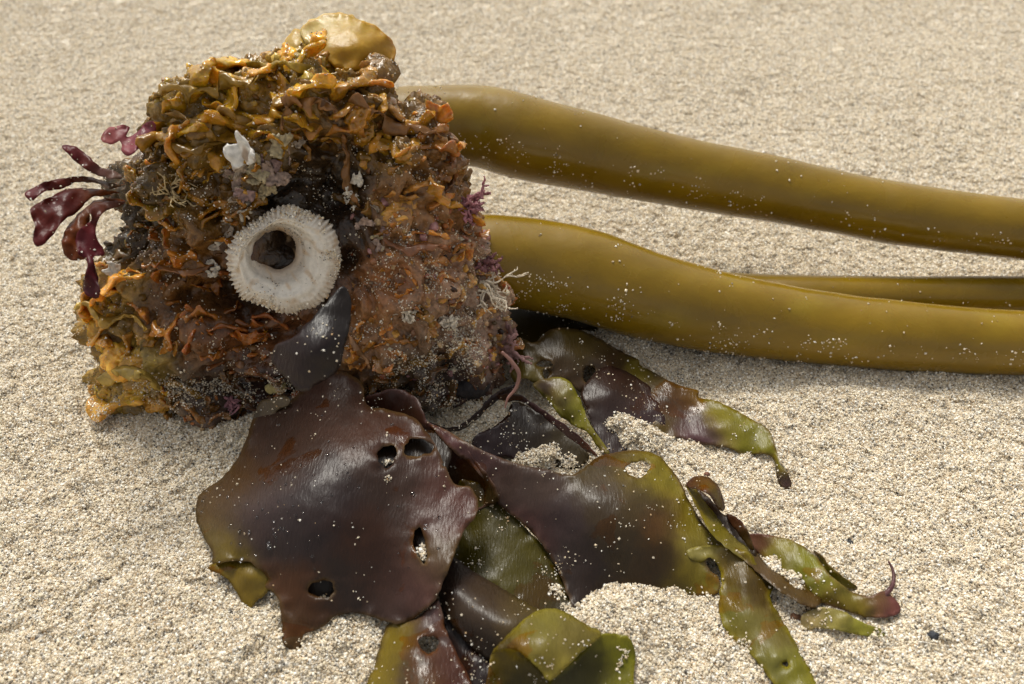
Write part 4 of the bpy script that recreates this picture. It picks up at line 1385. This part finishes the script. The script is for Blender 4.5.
# green tail in front
blade('leafy_seaweed', 'long olive green tail pointing down to the lower right edge of the picture', 'seaweed blade', [
    dict(outline=A7([(150, 385), (200, 372), (250, 375), (290, 388), (312, 420), (345, 460), (338, 490), (365, 540), (400, 600), (430, 655), (450, 700), (465, 730), (380, 730), (350, 690), (300, 625), (240, 565), (222, 510), (228, 440), (205, 400), (175, 410)]), holes=[(785.5, 664, 3.2, 2.6, 0)],
         hgt=tps(A7([(150, 385, .012), (250, 378, .014), (200, 400, .010), (312, 420, .010), (228, 450, .007), (280, 450, .012), (345, 460, .006), (235, 550, .003), (300, 520, .009), (365, 545, .004), (300, 620, .003), (350, 620, .008), (430, 655, .003), (350, 690, .003), (420, 720, .006)])),
         colf=C_(A7([(180, 385, (.20, .20, .11)), (270, 400, (.13, .09, .01)), (300, 440, (.10, .06, .01)), (240, 440, (.11, .075, .01)), (330, 480, (.10, .06, .012)), (240, 520, (.12, .13, .04)), (300, 560, (.14, .14, .07)), (360, 560, (.10, .09, .03)), (350, 640, (.13, .14, .055)), (260, 580, (.13, .12, .01)), (420, 650, (.15, .16, .012)), (400, 690, (.14, .15, .02))]), 11), step=3.2, amp=.0012, edge_amp=.0022, edgecol=(.22, .21, .02), rag=1.3)], specks=60)
# curled middle strand
blade('leafy_seaweed', 'dark green curled strand with a brown hooked lip between ribbon and green tails', 'seaweed blade', [
    dict(outline=A7([(150, 238), (175, 250), (205, 290), (240, 335), (275, 368), (305, 385), (340, 425), (400, 458), (455, 492), (430, 512), (380, 488), (330, 452), (285, 410), (240, 378), (205, 345), (180, 300), (160, 262)]),
         hgt=tps(A7([(150, 238, .016), (200, 290, .012), (190, 310, .018), (270, 368, .010), (250, 378, .015), (340, 425, .008), (320, 440, .011), (455, 492, .004), (400, 480, .008)])),
         colf=C_(A7([(170, 270, (.12, .10, .01)), (220, 330, (.14, .13, .012)), (260, 370, (.15, .14, .05)), (320, 425, (.12, .07, .03)), (380, 465, (.10, .055, .01)), (440, 500, (.11, .06, .015))]), 10), step=2.8, amp=.0008, edge_amp=.0015, part='strand'),
    dict(outline=A7([(150, 240), (153, 226), (170, 216), (195, 218), (218, 234), (232, 262), (236, 292), (222, 292), (208, 268), (190, 252), (168, 246)]),
         hgt=tps(A7([(150, 240, .016), (170, 216, .020), (218, 234, .021), (236, 292, .014), (190, 250, .027), (208, 268, .024)])),
         colf=C_(A7([(160, 230, (.12, .045, .012)), (200, 232, (.17, .09, .01)), (225, 270, (.15, .10, .01))]), 8), step=2.4, amp=.0004, edgecol=(.09, .03, .03), part='hooked_lip'),
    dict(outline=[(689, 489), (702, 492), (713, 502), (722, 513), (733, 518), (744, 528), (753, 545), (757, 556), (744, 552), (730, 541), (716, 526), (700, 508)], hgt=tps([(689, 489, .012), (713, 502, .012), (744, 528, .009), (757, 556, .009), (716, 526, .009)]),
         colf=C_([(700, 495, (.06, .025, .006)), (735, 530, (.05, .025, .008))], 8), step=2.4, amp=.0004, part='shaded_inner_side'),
    dict(outline=A7([(240, 300), (262, 308), (285, 335), (296, 362), (300, 384), (284, 372), (262, 340), (243, 318)]),
         hgt=tps(A7([(240, 300, .012), (285, 335, .018), (300, 384, .011), (262, 340, .013)])),
         colf=C_(A7([(265, 330, (.07, .025, .012)), (290, 365, (.09, .05, .012))]), 8), step=2.4, amp=.0004, part='hooked_lip')], specks=50)
# green tail to the right
blade('leafy_seaweed', 'bright olive tail with a reddish tip, farthest right on the sand', 'seaweed blade', [
    dict(outline=A7([(284, 348), (330, 349), (390, 362), (440, 395), (470, 436), (520, 474), (560, 486), (598, 476), (632, 515), (604, 534), (550, 533), (490, 514), (440, 494), (405, 455), (345, 420), (306, 388)]),
         hgt=tps(A7([(290, 350, .009), (390, 362, .010), (350, 400, .006), (440, 395, .009), (470, 470, .008), (440, 492, .003), (520, 476, .006), (550, 530, .002), (600, 480, .006), (632, 515, .003), (580, 508, .006), (306, 388, .005), (400, 410, .009)])),
         colf=C_(A7([(310, 360, (.20, .08, .05)), (360, 380, (.17, .17, .015)), (420, 410, (.15, .17, .012)), (450, 460, (.15, .16, .03)), (500, 490, (.16, .16, .04)), (540, 510, (.16, .14, .02)), (580, 505, (.20, .10, .05)), (620, 515, (.20, .06, .07)), (480, 508, (.15, .09, .01)), (370, 400, (.13, .13, .04))]), 9), step=2.8, amp=.0008, edge_amp=.0018, edgecol=(.16, .06, .05), edgecol_w=1.6, rag=1.2, part='main_blade'),
    dict(outline=A7([(436, 384), (456, 398), (480, 425), (535, 468), (512, 472), (470, 445), (448, 415)]),
         hgt=tps(A7([(436, 384, .008), (535, 468, .005), (470, 445, .003), (480, 425, .009)])), colf=C_(A7([(480, 440, (.15, .16, .012))])), step=2.4, amp=.0004, edgecol=(.14, .06, .05), part='side_lobe'),
    dict(outline=A7([(340, 418), (400, 452), (450, 492), (440, 512), (470, 524), (420, 522), (390, 492), (350, 450)]),
         hgt=tps(A7([(340, 418, .005), (450, 492, .003), (420, 522, .002), (390, 470, .006)])), colf=C_(A7([(380, 450, (.10, .07, .012)), (430, 505, (.13, .09, .02))])), step=2.6, amp=.0005, part='side_lobe')], specks=70)
blade('seaweed_scrap', 'pale washed-out green scrap half buried under the bright olive tail', 'seaweed blade', [
    dict(outline=A7([(405, 545), (415, 525), (450, 512), (500, 520), (545, 545), (590, 562), (588, 580), (540, 574), (500, 566), (450, 558), (420, 562)]), hgt=tps(A7([(405, 545, .004), (450, 515, .006), (500, 545, .0055), (590, 570, .002), (420, 560, .002)])), colf=C_(A7([(430, 540, (.30, .27, .22)), (480, 535, (.22, .22, .10)), (550, 558, (.20, .22, .05))]), 10), step=2.6, amp=.0008, rag=1.5)], specks=90)
w_ = crom(A7([(604, 408), (613, 425), (616, 445), (612, 465), (600, 480), (592, 488)]), 6)
wp = at_z(w_[:, 0], w_[:, 1], np.interp(np.arange(len(w_)), [0, len(w_)], [.010, .006]))
v, f = tube_path(wp, np.linspace(.0004, .0013, len(w_)), 10)
tag(obj('seaweed_whisker', v, f, M['thin'], np.tile((.13, .06, .06), (len(v), 1))), 'thin dark curled whisker standing at the reddish tip', 'seaweed')

# dark olive blade beneath
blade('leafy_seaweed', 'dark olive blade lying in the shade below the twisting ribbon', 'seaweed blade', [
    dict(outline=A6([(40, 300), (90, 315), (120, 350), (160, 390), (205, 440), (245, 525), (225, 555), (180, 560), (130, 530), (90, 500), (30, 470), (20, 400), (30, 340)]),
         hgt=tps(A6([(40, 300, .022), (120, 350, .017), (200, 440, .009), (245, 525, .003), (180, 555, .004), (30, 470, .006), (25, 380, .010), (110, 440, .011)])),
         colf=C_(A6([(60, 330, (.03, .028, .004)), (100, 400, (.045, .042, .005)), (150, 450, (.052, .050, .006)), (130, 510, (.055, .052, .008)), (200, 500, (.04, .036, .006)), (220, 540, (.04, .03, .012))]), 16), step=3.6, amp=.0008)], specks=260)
blade('leafy_seaweed', 'smooth dark brown rolled blade between the largest blade and the green fold', 'seaweed blade', [
    dict(outline=A6([(0, 455), (20, 442), (60, 470), (130, 512), (180, 540), (200, 552), (170, 585), (130, 615), (105, 645), (60, 615), (20, 570), (0, 530)]),
         hgt=tps(A6([(0, 455, .010), (20, 442, .011), (60, 470, .0135), (130, 512, .014), (195, 548, .015), (20, 500, .019), (80, 540, .021), (140, 565, .021), (60, 610, .012), (105, 645, .010), (0, 540, .012)])),
         colf=C_(A6([(20, 480, (.03, .016, .014)), (80, 530, (.06, .035, .02)), (140, 560, (.08, .055, .03)), (60, 590, (.03, .018, .014)), (180, 555, (.09, .07, .02))]), 14), step=3.4, amp=.0004, edge_amp=.0006)], specks=90)
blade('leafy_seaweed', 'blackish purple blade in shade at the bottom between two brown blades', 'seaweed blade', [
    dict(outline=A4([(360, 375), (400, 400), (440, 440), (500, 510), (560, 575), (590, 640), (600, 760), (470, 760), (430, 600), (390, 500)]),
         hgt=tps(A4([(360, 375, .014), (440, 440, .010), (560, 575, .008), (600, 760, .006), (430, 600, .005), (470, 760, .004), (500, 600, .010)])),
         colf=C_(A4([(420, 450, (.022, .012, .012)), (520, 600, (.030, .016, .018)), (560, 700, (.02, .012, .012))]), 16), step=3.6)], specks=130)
blade('leafy_seaweed', 'purple blade with yellow-green left margin cut off by the bottom of the picture', 'seaweed blade', [
    dict(outline=A4([(190, 452), (250, 445), (305, 425), (345, 388), (368, 375), (385, 440), (402, 500), (440, 580), (490, 684), (520, 800), (60, 800), (90, 684), (130, 600), (160, 500)]), holes=[(428.5, 644, 9, 9.5, 0)],
         hgt=tps(A4([(190, 452, .008), (305, 425, .014), (368, 375, .019), (402, 500, .014), (440, 580, .013), (510, 780, .010), (130, 600, .003), (60, 790, .001), (280, 560, .017), (300, 700, .016), (200, 600, .011)])),
         colf=C_(A4([(340, 420, (.10, .05, .06)), (230, 470, (.13, .10, .02)), (180, 520, (.17, .14, .012)), (150, 600, (.16, .13, .012)), (120, 700, (.15, .12, .012)), (330, 500, (.085, .045, .045)), (280, 600, (.09, .05, .03)), (400, 600, (.075, .035, .04)), (300, 700, (.10, .06, .03)), (450, 680, (.07, .03, .035))]), 12), step=3.4, edgecol=(.12, .065, .05), amp=.0008)], specks=80)
# folded green loop at the bottom
blade('leafy_seaweed', 'olive green blade folded over in a loop at the bottom centre', 'seaweed blade', [
    dict(outline=A6([(96, 628), (120, 598), (155, 565), (195, 542), (235, 548), (275, 572), (305, 590), (270, 620), (235, 655), (205, 678), (185, 655), (150, 625), (120, 618)]),
         hgt=tps(A6([(96, 628, .018), (150, 570, .025), (195, 543, .023), (235, 550, .022), (305, 590, .017), (270, 620, .022), (205, 678, .022), (150, 625, .026), (200, 600, .030), (120, 618, .022)])),
         colf=C_(A6([(110, 615, (.07, .045, .012)), (150, 580, (.12, .11, .02)), (200, 570, (.15, .15, .05)), (240, 590, (.13, .12, .05)), (190, 630, (.15, .14, .05)), (280, 595, (.11, .10, .03)), (215, 660, (.17, .16, .05))]), 11), step=3, amp=.0005, edgecol=(.20, .19, .03), part='fold_top'),
    dict(outline=A6([(300, 590), (330, 590), (352, 594), (366, 615), (366, 650), (364, 700), (366, 760), (200, 760), (205, 678), (235, 655), (270, 620)]),
         hgt=tps(A6([(300, 590, .016), (352, 594, .014), (366, 650, .008), (366, 760, .006), (205, 690, .014), (235, 655, .012), (300, 680, .007), (200, 760, .006)])),
         colf=C_(A6([(320, 600, (.13, .14, .015)), (355, 630, (.13, .15, .012)), (300, 650, (.045, .045, .008)), (350, 690, (.12, .13, .01)), (250, 690, (.05, .05, .01))]), 11), step=3.2, amp=.0006, edgecol=(.19, .20, .02), part='fold_side'),
    dict(outline=A6([(94, 640), (98, 625), (125, 616), (155, 625), (190, 658), (206, 680), (206, 760), (90, 760)]),
         hgt=tps(A6([(94, 640, .016), (125, 616, .017), (190, 658, .013), (206, 760, .006), (90, 760, .008), (140, 690, .006)])),
         colf=C_(A6([(100, 650, (.13, .10, .01)), (150, 690, (.035, .032, .008)), (190, 670, (.09, .075, .01))]), 11), step=3.2, amp=.0006, part='fold_side')], specks=160)

# upper right blade
up_out = B5([(120, 150), (165, 112), (215, 132), (260, 92), (310, 72), (390, 78), (470, 110), (540, 150), (620, 190), (644, 204)]) + B6([(0, 140), (60, 172), (130, 210), (190, 233), (236, 245), (236, 272), (290, 280), (340, 300), (380, 318), (440, 355), (500, 385), (530, 420), (548, 480), (560, 530), (590, 570), (610, 612), (600, 642), (570, 637), (550, 595), (543, 535), (518, 503), (480, 500), (420, 502), (350, 474), (290, 466), (230, 457), (170, 437), (100, 432), (50, 402), (30, 360), (0, 300)]) + B5([(620, 330), (560, 262), (500, 244), (445, 295), (412, 335), (360, 290), (300, 275), (240, 300), (180, 275), (130, 285)])
blade('leafy_seaweed', 'brown to olive blade with a wavy green tail and drooping tip below the lower stalk', 'seaweed blade', [
    dict(outline=up_out, holes=B5([]) + [(589, 374, 7, 8, .2), (546, 374, 3.5, 4.5, .2), (545, 364, 9, 3, 0)],
         hgt=tps([(512, 345, .020), (535, 340, .024), (557, 328, .026), (595, 332, .020), (630, 352, .012), (530, 378, .018), (570, 355, .023), (600, 360, .017), (625, 380, .010), (600, 372, .014), (655, 373, .009), (698, 391, .009), (690, 405, .005), (724, 405, .008), (752, 418, .008), (772, 434, .008), (781, 470, .006), (790, 485, .002), (776, 470, .002), (769, 455, .004), (745, 453, .002), (710, 445, .002), (665, 437, .002), (650, 425, .004), (720, 428, .009), (670, 400, .008), (565, 390, .014)]),
         colf=C_([(530, 350, (.065, .04, .010)), (570, 340, (.075, .055, .015)), (600, 345, (.08, .06, .03)), (560, 360, (.05, .026, .008)), (520, 370, (.09, .08, .012)), (610, 365, (.065, .03, .016)), (640, 370, (.11, .10, .02)), (660, 385, (.09, .07, .05)), (680, 395, (.10, .065, .03)), (700, 395, (.14, .13, .02)), (720, 410, (.16, .16, .015)), (750, 425, (.15, .16, .012)), (765, 445, (.15, .16, .015)), (660, 425, (.13, .085, .012)), (690, 430, (.11, .05, .06)), (708, 442, (.13, .06, .10)), (690, 412, (.09, .04, .05)), (660, 405, (.07, .035, .04)), (730, 432, (.15, .15, .03)), (776, 460, (.13, .14, .02)), (788, 484, (.11, .06, .08))], 11), step=3.2, amp=.0009, edge_amp=.0020, edgecol=(.16, .10, .05), edgecol_w=1.8, rag=1.0)], specks=220)
blade('leafy_seaweed', 'small grey-green leaf-shaped blade under the brown to olive blade', 'seaweed blade', [
    dict(outline=B5([(212, 300), (260, 278), (310, 268), (360, 288), (400, 348), (420, 410), (450, 470), (500, 540), (522, 578), (480, 562), (430, 492), (370, 462), (310, 412), (260, 352)]),
         hgt=tps(B5([(212, 300, .020), (310, 268, .023), (400, 348, .020), (450, 470, .014), (522, 578, .010), (370, 462, .012), (260, 352, .016), (330, 350, .021)])),
         colf=C_(B5([(250, 310, (.10, .07, .07)), (320, 340, (.12, .11, .07)), (380, 330, (.13, .13, .02)), (410, 420, (.17, .19, .02)), (380, 420, (.11, .11, .03)), (450, 500, (.13, .12, .03)), (510, 570, (.10, .06, .05))]), 7), step=2.6, amp=.0005, edgecol=(.16, .17, .02))], specks=40)
blade('leafy_seaweed', 'dark maroon glossy blade behind the sand clump, right of the leaf-shaped one', 'seaweed blade', [
    dict(outline=B5([(405, 335), (445, 270), (500, 228), (560, 235), (640, 275), (700, 330), (740, 420), (740, 500), (660, 520), (600, 560), (540, 590), (500, 575), (455, 470), (425, 390)]),
         hgt=tps(B5([(405, 335, .013), (500, 228, .015), (640, 275, .010), (740, 420, .006), (700, 500, .002), (540, 590, .004), (455, 470, .007), (530, 330, .0155), (600, 400, .009)])),
         colf=C_(B5([(450, 320, (.045, .022, .014)), (520, 290, (.035, .015, .014)), (600, 330, (.055, .028, .02)), (560, 420, (.05, .03, .035)), (500, 480, (.045, .03, .035)), (680, 400, (.05, .025, .03))]), 12), step=3.2)], specks=140)
blade('leafy_seaweed', 'narrow mauve strap running from the holdfast foot to the ribbon blade', 'seaweed blade', [
    dict(outline=B5([(60, 350), (105, 336), (160, 342), (240, 392), (320, 448), (400, 508), (475, 588), (440, 575), (360, 516), (280, 452), (220, 402), (160, 368), (100, 366)]),
         hgt=tps(B5([(60, 350, .020), (160, 342, .025), (160, 365, .021), (320, 448, .024), (300, 462, .020), (475, 588, .020), (400, 530, .018)])),
         colf=C_(B5([(120, 350, (.05, .025, .02)), (220, 390, (.10, .05, .06)), (350, 480, (.12, .055, .065)), (450, 575, (.10, .05, .06))]), 8), step=2.4, amp=.0003, edge_amp=.0005)], specks=30)
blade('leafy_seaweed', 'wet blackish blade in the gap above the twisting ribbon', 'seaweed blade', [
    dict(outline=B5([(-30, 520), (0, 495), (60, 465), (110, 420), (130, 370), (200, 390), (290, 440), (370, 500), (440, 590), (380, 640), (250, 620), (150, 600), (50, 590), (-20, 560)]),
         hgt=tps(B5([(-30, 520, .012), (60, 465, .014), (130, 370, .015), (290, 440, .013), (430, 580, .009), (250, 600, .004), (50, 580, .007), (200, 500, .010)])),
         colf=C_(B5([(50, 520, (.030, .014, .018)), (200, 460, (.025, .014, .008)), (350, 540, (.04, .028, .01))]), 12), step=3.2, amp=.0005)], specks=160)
blade('leafy_seaweed', 'dark thin strand curving along the sand under the stone of the holdfast', 'seaweed blade', [
    dict(outline=A3([(425, 305), (470, 322), (510, 334), (565, 315), (630, 262), (684, 205), (740, 165), (800, 150), (790, 185), (735, 205), (684, 242), (620, 305), (565, 342), (505, 350), (455, 338)]),
         hgt=tps(A3([(425, 305, .027), (510, 340, .017), (565, 318, .019), (684, 205, .022), (800, 150, .022), (684, 242, .018), (600, 320, .014)])),
         colf=C_(A3([(500, 340, (.04, .02, .025)), (650, 260, (.03, .016, .02))])), step=2.6, amp=.0003, edge_amp=.0005)], specks=40)
blade('leafy_seaweed', 'dark brown blade filling in the shade under the raised base of the lower stalk', 'seaweed blade', [
    dict(outline=[(500, 300), (520, 296), (550, 300), (580, 308), (606, 322), (600, 332), (580, 330), (556, 334), (535, 345), (512, 352), (500, 340)], hgt=tps([(500, 300, .016), (550, 300, .012), (606, 322, .006), (556, 334, .010), (512, 352, .012)]),
         colf=C_([(520, 320, (.05, .035, .006)), (580, 320, (.04, .028, .006))], 12), step=3.4)], specks=60)  # dark filler blade: its colour also deepens the shade under the stalk
# dark blade under the limpet
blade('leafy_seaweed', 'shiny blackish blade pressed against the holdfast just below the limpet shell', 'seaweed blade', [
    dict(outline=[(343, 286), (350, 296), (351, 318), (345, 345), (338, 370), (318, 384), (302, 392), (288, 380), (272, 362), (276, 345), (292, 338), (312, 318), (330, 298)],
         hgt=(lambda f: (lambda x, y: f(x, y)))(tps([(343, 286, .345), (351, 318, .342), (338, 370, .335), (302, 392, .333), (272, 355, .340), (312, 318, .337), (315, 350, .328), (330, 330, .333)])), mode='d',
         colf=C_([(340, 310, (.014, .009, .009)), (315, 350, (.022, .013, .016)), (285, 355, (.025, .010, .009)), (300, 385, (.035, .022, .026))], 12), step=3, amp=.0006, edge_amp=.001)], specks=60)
blade('seaweed_scrap', 'small grey-brown scrap between the largest blade and the sandy holdfast foot', 'seaweed blade', [
    dict(outline=[(258, 404), (272, 398), (286, 396), (290, 404), (276, 412), (268, 430), (256, 446), (246, 452), (250, 432)], hgt=tps([(258, 404, .026), (286, 396, .034), (276, 412, .028), (246, 452, .014), (266, 425, .022)]), colf=C_([(275, 402, (.10, .08, .07)), (255, 440, (.05, .03, .015))]), step=2.6, amp=.0006)], specks=50)

# ------------------------------------------------------------------ pebbles and clumps on the sand
def pebble(px, py, r, col, label, seed):
    V0, T0 = icosphere(3)
    q = at_z(px, py, .003)
    z = sand_z(np.array([q[0]]), np.array([q[1]]))[0]
    rr = np.random.default_rng(seed)
    sc = r * rr.uniform(.8, 1.2, 3)
    v = V0 * (1 + .22 * perlin(V0 * 1.4 + seed) + .05 * perlin(V0 * 5 + seed))[:, None] * sc * np.array([1.1, 1, .75])
    v = v + np.array([q[0], q[1], z + r * .45])
    o = obj('pebble', v, T0, M['crust'], np.tile(col, (len(v), 1)))
    tag(o, label, 'pebble')
pebble(850, 541, .0020, (.035, .035, .035), 'small black pebble on open sand above the bright olive tail', 1)
pebble(932, 638, .0021, (.035, .038, .045), 'small black pebble near the lower right corner', 2)
pebble(708, 470, .0017, (.16, .07, .045), 'small reddish pebble between the drooping tip and the ribbon blade', 3)
pebble(796, 616, .0018, (.22, .11, .06), 'small brown pebble beside the olive green tail', 4)
